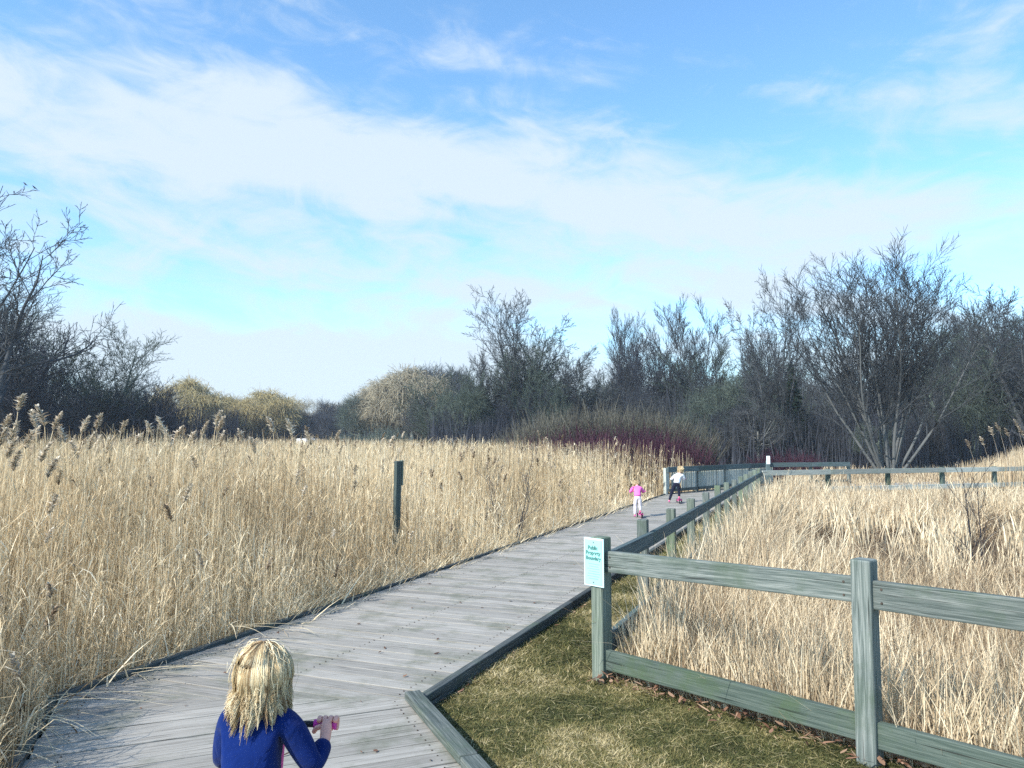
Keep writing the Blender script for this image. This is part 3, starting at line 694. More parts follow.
def tree(name, seed, stems, lv, h, trunk_r, wander=.10, trop=.05, trunk_tone=.85, tmin0=.3, sides=(7, 4, 3, 3, 3), rmin=.012, trunk_levels=1):
    """stems: list of (azimuth, tilt, length factor); lv: per level (count, length ratio, angle deg, spread, droop)"""
    rnd = random.Random(seed); tr, cr = Tubes(), Tubes()
    def branch(p, d, length, r, level):
        n = {0: 9, 1: 6, 2: 5}.get(level, 3 if level < 3 else 3)
        pts = [p.copy()]; dd = d.copy(); step = length/n
        dr = lv[level][4] if level < len(lv) else 0
        for i in range(n):
            dd = (dd+Vector((rnd.gauss(0, wander), rnd.gauss(0, wander), rnd.gauss(0, wander*.6)+trop-dr*(i/n)))).normalized()
            pts.append(pts[-1]+dd*step)
        rt = max(rmin*.7, r*(.10 if level == 0 else .30)) if level < len(lv) else rmin*.5
        tgt = tr if level < trunk_levels else cr
        tone = trunk_tone if level < trunk_levels else (max(.25, trunk_tone-.25*level) if level < 2 else rnd.uniform(.05, .65))
        tgt.add(pts, max(r, rmin), max(rt, rmin*.5), sides[min(level, 4)], tone)
        if level >= len(lv): return
        cnt, lr, ang, spr, _ = lv[level]
        tm = tmin0 if level == 0 else .15
        ga = rnd.uniform(0, 6.28)
        for k in range(cnt):
            t = tm+(1-tm)*((k+rnd.random())/cnt); t = min(t, .985); f = t*n; i = int(f); fr = f-i
            bp = pts[i].lerp(pts[min(i+1, n)], fr); bd = (pts[min(i+1, n)]-pts[i]).normalized()
            ga += 2.4+rnd.gauss(0, .35)
            perp = bd.orthogonal().normalized(); perp.rotate(Matrix.Rotation(ga, 3, bd))
            a = R(max(8, rnd.gauss(ang, spr)))
            nd = (bd*math.cos(a)+perp*math.sin(a)).normalized()
            l = length*lr*rnd.uniform(.6, 1.2)*(1.15-.55*t if level == 0 else 1.1-.4*t)
            rr = (r*(1-t)+rt*t)*rnd.uniform(.5, .72)
            branch(bp, nd, l, max(rr, rmin), level+1)
    for (az, tilt, lf_) in stems:
        d = Vector((math.cos(az)*math.sin(tilt), math.sin(az)*math.sin(tilt), math.cos(tilt)))
        branch(Vector((math.cos(az)*trunk_r*.8*(len(stems) > 1), math.sin(az)*trunk_r*.8*(len(stems) > 1), -.4)), d, h*lf_, trunk_r*(lf_**.5), 0)
    return tr.mesh(name+'_trunk'), cr.mesh(name+'_crown')

TREE = {}
rs_ = random.Random(4)
TREE['hero'] = tree('fan', 5, [(math.pi*(k_ % 2)+rs_.uniform(-.8, .8), .04+.46*(k_/17)+rs_.uniform(-.04, .04), .98-.13*(k_/17)**2-rs_.uniform(0, .08)) for k_ in range(18)],
    [(10, .37, 26, 7, -.04), (9, .46, 28, 8, -.04), (8, .55, 28, 9, 0)], 12.0, .09, wander=.055, trop=.04, trunk_tone=.68, tmin0=.30, rmin=.010)
TREE['round'] = tree('round', 8, [(0, .03, .62), (.4, .38, .82), (3.4, .34, .8), (2, .15, .85)],
    [(10, .50, 40, 9, -.02), (8, .48, 38, 10, 0), (7, .48, 36, 12, 0), (3, .55, 34, 10, 0)], 10, .16, wander=.09, trop=.04, trunk_tone=.5, tmin0=.25, rmin=.0105)
TREE['tall'] = tree('tall', 13, [(0, .05, .9), (.5, .20, .9), (3.6, .22, .88), (2, .14, .85), (5, .15, .8), (4.2, .3, .75), (1.1, .3, .78)],
    [(12, .36, 20, 6, -.05), (10, .46, 24, 8, -.03), (8, .55, 26, 8, 0)], 11, .065, wander=.035, trop=.05, trunk_tone=.5, tmin0=.22, rmin=.0105)
TREE['bushy'] = tree('bushy', 21, [(0, .1, .8), (2, .28, .85), (4, .3, .8), (5.3, .35, .7), (1, .4, .7), (3, .2, .8)],
    [(10, .44, 36, 10, 0), (9, .46, 38, 12, 0), (9, .5, 36, 12, 0)], 7, .07, wander=.10, trop=.03, trunk_tone=.5, tmin0=.12, rmin=.009)
def cloudy(name, seed, h, w, rad, nclump=60, ntw=75, droop=.25):
    """round soft crown: limbs carrying many tufts of fine twigs"""
    rnd = random.Random(seed); tr, cr = Tubes(), Tubes(); hb = h*.30
    tr.add([Vector((0, 0, -.4)), Vector((.05, 0, hb*.6)), Vector((0, .05, hb*1.3)), Vector((.1, 0, h*.6))], .24, .08, 7, .9)
    for i in range(nclump):
        a = rnd.uniform(0, 6.28); u = rnd.uniform(-.55, 1); rr = rnd.uniform(.55, 1)**.5; cz = h*.58+h*.36*u*rr; rw = w*.5*math.sqrt(max(0, 1-u*u))*rr*rnd.uniform(.8, 1.05)
        c_ = Vector((math.cos(a)*rw, math.sin(a)*rw, cz)); b_ = Vector((0, 0, hb+rnd.uniform(0, .25)*h)); md = b_.lerp(c_, .5)+Vector((0, 0, -.05*h))
        cr.add([b_, md, c_], .06, .03, 4, rnd.uniform(.5, 1)); cs = w*rnd.uniform(.10, .17)
        for k in range(ntw):
            d = Vector((rnd.gauss(0, 1), rnd.gauss(0, 1), rnd.gauss(.25, .8))).normalized(); p = c_+d*cs*rnd.uniform(0, .7)
            e = p+d*cs*rnd.uniform(.4, .9); cr.add([p, (p+e)/2+Vector((0, 0, .04)), e-Vector((0, 0, droop*cs*rnd.random()))], rad, rad*.6, 3, rnd.uniform(0, .75))
    return tr.mesh(name+'_trunk'), cr.mesh(name+'_crown')
TREE['spread'] = tree('spread', 34, [(.2, .38, .95), (3.0, .25, .9), (1.5, .2, .95), (5.5, .45, .9)],
    [(8, .5, 42, 10, .0), (8, .46, 38, 12, 0), (6, .5, 36, 12, 0), (2, .5, 30, 10, 0)], 11, .20, wander=.13, trop=.03, trunk_tone=.35, tmin0=.25, rmin=.012)
TREE['willow'] = cloudy('willow', 55, 10, 9.5, .024, 80, 80, .6)
TREE['cloud'] = cloudy('cloud', 57, 8, 6.5, .012, 64, 70, .0)
TREE['leaning'] = tree('leaning', 77, [(.0, .95, 1.0), (.2, .75, .7)],
    [(9, .36, 50, 12, -.03), (7, .45, 38, 12, 0), (4, .5, 36, 12, 0)], 9, .20, wander=.13, trop=.0, trunk_tone=.3, tmin0=.25, rmin=.012)
def twigbush(name, seed, n, h, r, rad, fine=3, spread=.5):
    rnd = random.Random(seed); q = Tubes(); s = Tubes()
    for i in range(n):
        a = rnd.uniform(0, 6.28); rr = r*math.sqrt(rnd.random()); p = Vector((math.cos(a)*rr*.45, math.sin(a)*rr*.45, -.3))
        tl = spread*rr/r+rnd.gauss(0, .10); d = Vector((math.cos(a)*math.sin(tl), math.sin(a)*math.sin(tl), math.cos(tl))); l = h*rnd.uniform(.6, 1.08)*(1-.25*(rr/r)**2)
        pts = [p]
        for k in range(4):
            d = (d+Vector((rnd.gauss(0, .07), rnd.gauss(0, .07), .03))).normalized(); pts.append(pts[-1]+d*l/4)
        (s if i % 9 == 0 else q).add(pts, rad*1.5, rad*.7, 3, rnd.uniform(.15, 1) if i % 9 else .3)
        for j in range(fine):
            t = rnd.uniform(1.2, 3.8); i0 = int(t); b_ = pts[i0].lerp(pts[min(i0+1, 4)], t-i0)
            dd = (d+Vector((rnd.gauss(0, .35), rnd.gauss(0, .35), .2))).normalized()
            q.add([b_, b_+dd*l*.15, b_+(dd+Vector((0, 0, .15)))*l*.32], rad, rad*.6, 3, rnd.uniform(.1, 1))
    return s.mesh(name+'_stem'), q.mesh(name+'_crown')
SH = {'dog': twigbush('dogwood', 3, 300, 2.0, 1.5, .010), 'shrub': twigbush('shrub', 4, 420, 3.2, 2.4, .012, 4, .55)}
# conifer
def fir():
    q, s = Tubes(), Tubes(); rnd = random.Random(9)
    s.add([Vector((0, 0, -.3)), Vector((0, 0, 3)), Vector((0, 0, 7))], .12, .02, 6, .5)
    for i in range(900):
        z = .6+6.3*rnd.random()**1.2; a = rnd.uniform(0, 6.28); l = (7.1-z)*.30*rnd.uniform(.6, 1.1)
        b_ = Vector((0, 0, z)); d = Vector((math.cos(a), math.sin(a), -.12)); e = b_+d*l
        q.add([b_, b_+d*l*.6, e], .03, .012, 3, rnd.random())
        for j in range(4):
            t = rnd.uniform(.3, 1); p = b_+d*l*t
            q.add([p, p+Vector((rnd.gauss(0, .12), rnd.gauss(0, .12), -.10))], .03, .01, 3, rnd.random())
    return s.mesh('fir_trunk'), q.mesh('fir_crown')
TREE['fir'] = fir()

protos = {}
def plant(kind, name, px, Y, h, bark, label, cat, group=None, rz=None, wide=1.0, parts=('trunk', 'crown'), x=None):
    src = TREE.get(kind) or SH[kind]
    key = (kind, name)
    x = xat(px, Y) if x is None else x
    z = float(gz(np.array(x), np.array(float(Y))))
    if key not in protos:
        r_ = empty(name); a = link(parts[0], src[0], M['bark_grey'], r_); b_ = link(parts[1], src[1], M['bark_grey'], r_)
        z1 = np.empty(len(src[1].vertices)*3, dtype=np.float32); src[1].vertices.foreach_get('co', z1)
        protos[key] = (r_, float(np.percentile(z1[2::3], 99.7)), False)
    r_, hh, used = protos[key]
    o = copy_tree(r_) if used else r_
    protos[key] = (r_, hh, True)
    sc_ = (h)/hh
    o.location = (x, Y, z); o.rotation_euler = (0, 0, random.uniform(0, 6.28) if rz is None else rz); o.scale = (sc_*wide, sc_*wide, sc_)
    for ch in o.children:
        ch.material_slots[0].link = 'OBJECT'; ch.material_slots[0].material = M['bark_'+bark]
    for k in ('group', 'label'):
        if k in o: del o[k]
    tag(o, label, cat, group); return o
def hpx(py, Y): return ztop(py, Y)-GZ+.05
# the trees one can single out
plant('hero', 'bare_tree', 888, 40, hpx(253, 40), 'grey', 'tall bare tree with many pale stems fanning from one base behind the crossing fence', 'tree', rz=0.15, wide=1.25)
plant('round', 'bare_tree', 530, 60, hpx(292, 60), 'grey', 'round-crowned dark bare tree rising above the thicket left of centre', 'tree', rz=.9, wide=.92)
plant('tall', 'bare_tree', 628, 70, hpx(312, 70), 'grey', 'slim upright grey bare tree, the lower of the two brush-topped trees above the thicket centre', 'tree', rz=.2, wide=.9)
plant('tall', 'bare_tree', 690, 66, hpx(303, 66), 'grey', 'broad brush-topped grey bare tree above the thicket, right of the slimmer one', 'tree', rz=2.0, wide=1.15)
plant('round', 'bare_tree', 776, 50, hpx(280, 50), 'grey', 'thin open bare tree just left of the big multi-stemmed tree', 'tree', rz=2.9, wide=.62)
plant('spread', 'bare_tree', -62, 44, hpx(168, 44), 'grey', 'very tall bare tree reaching in from the left edge of the picture', 'tree', rz=.3)
plant('spread', 'bare_tree', 22, 50, hpx(278, 50), 'dark', 'dark spreading bare tree beside the left edge, under the tall one', 'tree', rz=1.7)
plant('round', 'bare_tree', 100, 54, hpx(325, 54), 'green', 'greenish-grey bare tree with a rounded top above the left reeds', 'tree', rz=4.2, wide=1.1)
plant('leaning', 'leaning_tree', 62, 50, hpx(378, 50), 'dark', 'dark bare tree leaning low to the right over the left reeds', 'tree', rz=0.0, wide=1.15)
plant('fir', 'fir_tree', 793, 52, hpx(366, 52), 'fir', 'small dark pointed fir tree half hidden left of the multi-stemmed bare tree', 'tree')
plant('willow', 'willow_tree', 184, 108, hpx(380, 108), 'gold', 'rounded willow with a yellowish top, leftmost of the willows beyond the reeds', 'tree', wide=1.0)
for px, top, w, lab in ((226, 398, 1.0, 'golden willow, left one of the close pair beyond the reeds'), (265, 392, 1.15, 'widest golden willow, right one of the close pair beyond the reeds')):
    plant('willow', 'willow_tree', px, 118, hpx(top, 118), 'gold', lab, 'tree', wide=w)
plant('willow', 'willow_tree', 412, 112, hpx(369, 112), 'beige', 'pale beige round-topped tree at the right end of the far tree line', 'tree', wide=1.05)
plant('willow', 'willow_tree', 384, 116, hpx(381, 116), 'beige', 'smaller pale beige tree left of the tallest beige tree in the far tree line', 'tree', wide=.9)
G_ = 'bare trees of the thicket behind the marsh'
def row(lst, kinds, labels, group, name='bare_tree'):
    for (px, Y, top, bark) in lst:
        k = random.choice(kinds)
        if k == 'cloud' and Y < 100: top += 24
        if k in ('round', 'tall'): top -= 12
        if Y < 100 and 790 < px < 950: top += 14
        plant(k, name, px, Y, hpx(top, Y), bark, labels[bark], 'tree', group, wide=random.uniform(.85, 1.2) if k != 'tall' else 1.1)
lab = {'grey': 'grey leafless tree merging with its neighbours in the dense thicket', 'green': 'greenish leafless tree merging with its neighbours in the dense thicket', 'dark': 'very dark leafless tree merging with its neighbours in the dense thicket', 'beige': 'pale tan leafless tree merging with its neighbours in the thicket'}
cen = []
def skyline(px):   # top of the wood in the picture
    pts = [(420, 385), (450, 362), (480, 372), (520, 350), (560, 345), (600, 366), (640, 352), (690, 350), (735, 350), (780, 345), (840, 350), (900, 345), (940, 330), (985, 322), (1024, 325), (1100, 315), (1300, 300)]
    for a, b_ in zip(pts, pts[1:]):
        if a[0] <= px <= b_[0]: return a[1]+(b_[1]-a[1])*(px-a[0])/(b_[0]-a[0])
    return 380
px = 432
while px < 1180:
    Y = random.uniform(56, 74); cen.append((px, Y, skyline(px)+random.uniform(-4, 22), random.choice(('grey', 'green', 'green', 'grey', 'dark')))); px += random.uniform(11, 18)
row(cen, ['bushy', 'cloud', 'tall', 'round', 'bushy'], lab, G_)
cen = []; px = 445
while px < 1150:
    Y = random.uniform(48, 56); cen.append((px, Y, skyline(px)+random.uniform(28, 50), random.choice(('green', 'grey', 'dark')))); px += random.uniform(16, 26)
row(cen, ['bushy', 'cloud'], lab, G_)
row([(960, 50, 322, 'green'), (1003, 52, 330, 'dark'), (1040, 47, 300, 'grey')], ['round'], {'green': 'broad greenish bare tree right of the multi-stemmed tree', 'dark': 'dark bare tree between the broad greenish tree and the right edge', 'grey': 'bare tree at the right edge of the picture'}, None)
G2 = 'dark bare trees behind the reeds on the left'
lab2 = {k: v.replace('the dense thicket', 'the dark wood on the left').replace('the thicket', 'the dark wood on the left') for k, v in lab.items()}
left = []
for px, top in ((-60, 300), (-30, 290), (0, 300), (18, 318), (40, 330), (60, 366), (78, 380), (95, 384), (112, 386), (128, 392), (142, 398), (155, 404)):
    left.append((px, random.uniform(56, 66), top, random.choice(('dark', 'dark', 'grey', 'green'))))
for px in range(-60, 165, 18): left.append((px+random.uniform(-4, 4), random.uniform(48, 56), (380 if px < 40 else 398)+random.uniform(-12, 14), 'dark'))
row(left, ['bushy', 'round'], lab2, G2)
G3 = 'trees of the far tree line'
lab3 = {'grey': 'small hazy grey bare tree in the far tree line', 'green': 'small hazy greenish tree in the far tree line', 'beige': 'small hazy tan tree in the far tree line', 'dark': 'small dark tree in the far tree line'}
far = []
px = 150
while px < 450:
    top = 405 if px < 300 else (418 if px < 330 else 402 if px < 360 else 392)
    if px > 430: top = 372
    far.append((px, random.uniform(112, 135), top+random.uniform(-8, 10), random.choice(('dark', 'green', 'grey', 'green')))); px += random.uniform(7, 12)
row(far, ['cloud', 'cloud', 'bushy'], lab3, G3)
far = []
px = 100
while px < 470: far.append((px, random.uniform(150, 190), 404+random.uniform(-6, 10), random.choice(('grey', 'beige', 'grey')))); px += random.uniform(12, 18)
row(far, ['cloud', 'tall'], lab3, G3)
# shrubs: red dogwood and the olive-brown mound behind it
for i, (px, Y, top) in enumerate([(536, 30, 437), (556, 29, 434), (576, 30, 431), (597, 28.6, 431), (618, 30, 430), (640, 29, 431), (660, 30.5, 433), (680, 31, 438), (585, 33, 428), (625, 33, 427), (655, 34, 429)]):
    plant('dog', 'red_dogwood', px, Y, hpx(top, Y), 'red', 'dark red-stemmed dogwood shrub in the low row behind the reeds', 'shrub', 'red dogwood shrubs behind the reeds', parts=('stem', 'crown'))
for i, (px, Y, top) in enumerate([(522, 37, 432), (540, 37, 420), (560, 38, 413), (582, 37, 409), (605, 38, 407), (628, 37, 409), (652, 38, 413), (676, 37, 418), (595, 42, 407), (640, 42, 409), (560, 42, 412)]):
    plant('shrub', 'brown_shrub', px, Y, hpx(top, Y), 'olive', 'olive-brown twiggy shrub in the domed thicket behind the red dogwood', 'shrub', 'olive-brown shrubs behind the red dogwood', parts=('stem', 'crown'))
for px, Y, top in ((772, 35, 450), (800, 37, 451)):
    plant('dog', 'red_dogwood', px, Y, hpx(top, Y), 'red', 'dark red-stemmed shrub low behind the crossing fence, left of the big tree', 'shrub', 'red shrubs behind the crossing fence', parts=('stem', 'crown'))
for px, Y, top in ((350, 104, 434), (388, 100, 427), (372, 104, 434), (338, 105, 436)):
    plant('shrub', 'green_shrub', px, Y, hpx(top, Y), 'green', 'low greenish bush at the foot of the far tree line', 'shrub', 'low bushes under the far tree line', parts=('stem', 'crown'))

# saplings
def sapling(name, seed, px, py0, Y, top, label, stems, tone):
    a, c_ = tree(name, seed, stems, [(9, .28, 32, 8, -.05), (4, .4, 30, 8, 0)], 2.2, .016, wander=.05, trop=.03, trunk_tone=tone, tmin0=.35, rmin=.0035, sides=(5, 3, 3, 3, 3))
    r_ = empty(name, (xat(px, Y), Y, GZ)); link('trunk', a, M['bark_dark'], r_); link('crown', c_, M['bark_dark'], r_)
    z1 = np.empty(len(c_.vertices)*3, dtype=np.float32); c_.vertices.foreach_get('co', z1); s = (ztop(top, Y)-GZ)/z1[2::3].max()
    r_.scale = (s, s, s); tag(r_, label, 'sapling'); return r_
sapling('sapling', 3, 508, 540, 12.6, 447, 'thin dark bare sapling growing in the reeds at the left edge of the boardwalk', [(0, .10, 1.0), (3.0, .22, .9), (.3, .3, .8), (2.5, .1, .9)], .3)
sapling('sapling', 6, 974, 530, 9.2, 448, 'two-stemmed dark sapling standing in the dry grass on the right', [(3.1, .10, 1.0), (.1, .05, .93)], .1)

# the mass of brush and trunks deep in the wood, which nobody could count
BQ = Quads()
def brush(n, x0, x1, y0, y1, topf, w, tone):
    y = rng.uniform(y0, y1, n); pxs = rng.uniform(x0, x1, n); x = (pxs-512)/FPX*y
    h = np.array([ztop(topf(p), yy) for p, yy in zip(pxs, y)])-GZ
    h *= rng.uniform(.35, 1.0, n)
    ribbons(BQ, np.stack([x, y, np.full(n, -.3)], 1), h, rng.uniform(0, 6.3, n), np.abs(rng.normal(.10, .14, n)), w*rng.uniform(.4, 1.5, n), np.clip(rng.normal(tone, .18, n), 0, 1), seg=4, tip=.3, curve=1.3)
brush(13000, 430, 1200, 58, 84, lambda p: skyline(p)+34, .075, .42)
brush(9000, 430, 1200, 46, 60, lambda p: 412, .05, .35)
brush(8000, -150, 175, 56, 78, lambda p: 372 if p < 40 else 402, .085, .3)
brush(6000, -150, 240, 52, 62, lambda p: 405, .06, .25)
brush(9000, 100, 470, 116, 160, lambda p: 409 if p < 300 else (415 if p < 340 else 402), .15, .35)
tag(link('woodland', BQ.mesh('woodland'), M['bark_dark']), 'deep tangle of dark bare brush and trunks inside the wood', 'woodland', kind='stuff')

# ------------------------------------------------------------------ people and scooters
M['skin'] = plain('skin', (.80, .38, .28), rough=.55, spec=.35, var=.06, scale=30)
M['eye'] = plain('eye', (.05, .04, .04), rough=.2, var=.1)
M['lip'] = plain('lip', (.55, .22, .20), rough=.5, var=.1)
M['hair'] = tonemat('blond_hair', [(0, (.16, .09, .045)), (.3, (.36, .24, .12)), (.6, (.70, .53, .29)), (1, (.95, .84, .58))], rough=.38, spec=.5, trans=.10)
def cloth(name, c, ns=240):
    m_, nt, b = newmat(name); L = nt.links.new; N = nt.nodes.new
    tc = N('ShaderNodeTexCoord'); n = N('ShaderNodeTexNoise'); n.inputs['Scale'].default_value = 9; n.inputs['Detail'].default_value = 4
    L(tc.outputs['Object'], n.inputs['Vector']); r = ramp(nt, [(.3, [x*.82 for x in c]), (.7, [min(1, x*1.12) for x in c])]); L(n.outputs['Fac'], r.inputs['Fac'])
    L(r.outputs['Color'], b.inputs['Base Color']); b.inputs['Roughness'].default_value = .9; b.inputs['Specular IOR Level'].default_value = .06
    b.inputs['Sheen Weight'].default_value = .08; b.inputs['Sheen Roughness'].default_value = .5
    n2 = N('ShaderNodeTexNoise'); n2.inputs['Scale'].default_value = 14; n2.inputs['Detail'].default_value = 3; n2.inputs['Distortion'].default_value = .8; L(tc.outputs['Object'], n2.inputs['Vector'])
    n3 = N('ShaderNodeTexNoise'); n3.inputs['Scale'].default_value = ns; L(tc.outputs['Object'], n3.inputs['Vector'])
    a = N('ShaderNodeMath'); a.operation = 'MULTIPLY_ADD'; a.inputs[1].default_value = .08; L(n3.outputs['Fac'], a.inputs[0]); L(n2.outputs['Fac'], a.inputs[2])
    bp = N('ShaderNodeBump'); bp.inputs['Strength'].default_value = .55; bp.inputs['Distance'].default_value = .02; L(a.outputs[0], bp.inputs['Height']); L(bp.outputs[0], b.inputs['Normal'])
    return m_
def skinned(name, chains, mat, parent, sub=2):
    """one continuous surface grown round joints; chains: lists of (xyz, radius); a point shared by two chains is one joint"""
    idx = {}; V = []; Rr = []; E = set(); comp = []
    for ch in chains:
        prev = None
        for p, r in ch:
            k = tuple(round(c, 4) for c in p)
            if k not in idx: idx[k] = len(V); V.append(p); Rr.append(r)
            i = idx[k]
            if prev is not None and prev != i: E.add((min(prev, i), max(prev, i)))
            prev = i
    me = bpy.data.meshes.new(name); me.from_pydata(V, list(E), [])
    o = link(name, me, mat, parent)
    sk = o.modifiers.new('skin', 'SKIN'); sk.use_smooth_shade = True; sk.branch_smoothing = .6
    lay = me.skin_vertices[0]
    par = list(range(len(V)))
    def fnd(a):
        while par[a] != a: a = par[a]
        return a
    for a, b in E: par[fnd(a)] = fnd(b)
    seen = set()
    for i in range(len(V)):
        r = Rr[i]; lay.data[i].radius = (r, r) if isinstance(r, (int, float)) else r
        c_ = fnd(i); lay.data[i].use_root = c_ not in seen; seen.add(c_)
    s = o.modifiers.new('smooth', 'SUBSURF'); s.levels = sub; s.render_levels = sub
    # freeze the modifiers into real geometry
    dg = bpy.context.evaluated_depsgraph_get(); m2 = bpy.data.meshes.new_from_object(o.evaluated_get(dg)); o.modifiers.clear()
    o.data = m2; m2.materials.clear(); m2.materials.append(mat); smooth(m2); return o
def strands(name, hc, rad, n, zend, parent, seed=1, clumps=110, back=True, flare=.03, width=.0016, sway=(0, 0, 0), body=None):
    """shoulder-length hair: tufts of thin strands that follow the head and then fall"""
    rnd = random.Random(seed); T = Tubes(); hc = Vector(hc)
    cl = []
    for c_ in range(clumps):
        ph = rnd.uniform(-218, 38) if back else rnd.uniform(0, 360)
        ph = R(ph); cl.append((ph, rnd.uniform(-.06, .06), zend+rnd.uniform(-.03, .05), rnd.uniform(.0, 1), rnd.uniform(.003, .009), rnd.uniform(0, 6), rnd.gauss(0, .10)))
    for i in range(n):
        ph, thj, ze, tn, amp, fz, tw = rnd.choice(cl); ph2 = ph+rnd.gauss(0, .045); th0 = rnd.uniform(.02, .9)
        pts = []; off = rnd.uniform(.004, .009)+.006*(math.sin(ph*9)*.5+.5)
        for k in range(6):
            th = th0+(1.62-th0)*k/5
            pts.append(hc+Vector(((rad[0]+off)*math.sin(th)*math.cos(ph2+tw*.3*k/5), (rad[1]+off)*math.sin(th)*math.sin(ph2+tw*.3*k/5), (rad[2]+off*.7)*math.cos(th))))
        e = pts[-1]; out = Vector((math.cos(ph), math.sin(ph), 0)); ze2 = ze+rnd.gauss(0, .013)+.02*math.cos(ph); m_ = 7
        rc = rnd.gauss(.006, .004); e_c = hc+Vector(((rad[0]+rc)*math.cos(ph+tw), (rad[1]+rc)*math.sin(ph+tw), 0))
        for k in range(1, m_+1):
            f = k/m_; z = e.z+(ze2-e.z)*f
            base = e.lerp(e_c, .78*f); a = amp*math.sin(f*7+fz)*f**.6
            p = base+out*(flare*f**1.4+a*.7-.010*math.sin(f*3.1))+Vector((-math.sin(ph), math.cos(ph), 0))*(a+tw*.04*f)+Vector(sway)*f*f
            p.z = z; pts.append(p)
        tt = min(1, max(0, tn*.72+.24+rnd.gauss(0, .08))); T.add(pts, width*rnd.uniform(.8, 1.3), width*.4, 3, [tt*min(1, .30+.80*(th0+(1.62-th0)*min(k, 5)/5)/1.15) for k in range(len(pts))])
    for i in range(n//90):     # flyaway strands
        ph = R(rnd.uniform(-200, 20)); th0 = rnd.uniform(.1, 1.0); of = rnd.uniform(.012, .020); pts = []
        for k in range(7):
            th = th0+rnd.uniform(.10, .24)*k; ph += rnd.gauss(0, .12)
            pts.append(hc+Vector(((rad[0]+of)*math.sin(th)*math.cos(ph), (rad[1]+of)*math.sin(th)*math.sin(ph), (rad[2]+of)*math.cos(th)))); of += rnd.gauss(0, .004)
        T.add(pts, width*.9, width*.4, 3, rnd.uniform(.7, 1))
    o = link(name, T.mesh(name), M['hair'], parent); return o
def ellipsoid(bm, c, r, seg=20):
    bmesh.ops.create_uvsphere(bm, u_segments=seg, v_segments=seg//2+2, radius=1, matrix=Matrix.Translation(c) @ Matrix.Diagonal((*r, 1)))

def scooter(loc, rz, c_main, label, hb=.62, hy=.0, group=None, scale=1):
    t = empty('kick_scooter', loc, rz); t.scale = (scale,)*3; tag(t, label, 'scooter', group)
    def deckf(bm):
        bm_box(bm, (0, -.14, .085), (.11, .34, .022))
    bm_obj('footboard', deckf, c_main, t, bevel=.008)
    bm_obj('grip_tape', lambda bm: bm_box(bm, (0, -.14, .099), (.09, .30, .003)), M['black'], t)
    bm_obj('stem', lambda bm: (bm_cyl(bm, (0, .045, .07), (0, .06, .17), .020), bm_cyl(bm, (0, .06, .16), (0, hy, hb), .014), bm_box(bm, (0, .03, .085), (.06, .09, .02))), c_main, t, sm=False, bevel=.002)
    bm_obj('handlebar', lambda bm: bm_cyl(bm, (-.13, hy, hb), (.13, hy, hb), .010), M['black'], t)
    for s in (-1, 1):
        bm_obj('grip', lambda bm: (bm_cyl(bm, (s*.105, hy, hb), (s*.176, hy, hb), .0150, seg=16), bm_cyl(bm, (s*.172, hy, hb), (s*.178, hy, hb), .018, seg=16)), M['grip_pink'], t)
    for x, y in ((-.06, .07), (.06, .07), (0, -.34)):
        wh = bm_obj('wheel', lambda bm: bm_cyl(bm, (x-.013, y, .05), (x+.013, y, .05), .05, seg=24), M['black'], t, bevel=.006)
        bm_obj('hub', lambda bm: bm_cyl(bm, (x-.015, y, .05), (x+.015, y, .05), .028, seg=16), c_main, wh)
    bm_obj('mudguard', lambda bm: bm_box(bm, (0, -.325, .108), (.04, .10, .008), Matrix.Rotation(R(-12), 3, 'X')), c_main, t, bevel=.003)
    return t

def hand(side, wrist, palm, grip):
    """palm and five fingers closing round a bar that runs along x"""
    w_, g = Vector(wrist), Vector(grip); ch = []
    back_ = g+Vector((0, -.020, .008)); ch.append([(tuple(w_), .017), (tuple((w_+back_)/2), .020), (tuple(back_), .019), (tuple(g+Vector((0, -.006, .020))), .013)])
    for i, (ln_, o_) in enumerate(((.92, -.027), (1.05, -.0095), (1.0, .009), (.80, .026))):
        o_ = -o_*side; b_ = g+Vector((o_, 0, 0)); ch.append([(tuple(b_+Vector((0, -.016, .012))), .0088), (tuple(b_+Vector((0, .000, .0235))), .0090), (tuple(b_+Vector((0, .0215*ln_, .013))), .0082), (tuple(b_+Vector((0, .020*ln_, -.0105))), .0074), (tuple(b_+Vector((0, .006, -.0205*ln_))), .0064)])
    th = g+Vector((-side*.030, 0, 0)); ch.append([(tuple(g+Vector((-side*.012, -.022, .004))), .0095), (tuple(th+Vector((-side*.004, -.020, -.004))), .0090), (tuple(th+Vector((-side*.012, -.012, -.0185))), .0080), (tuple(th+Vector((-side*.016, .004, -.0215))), .0068)])
    return ch

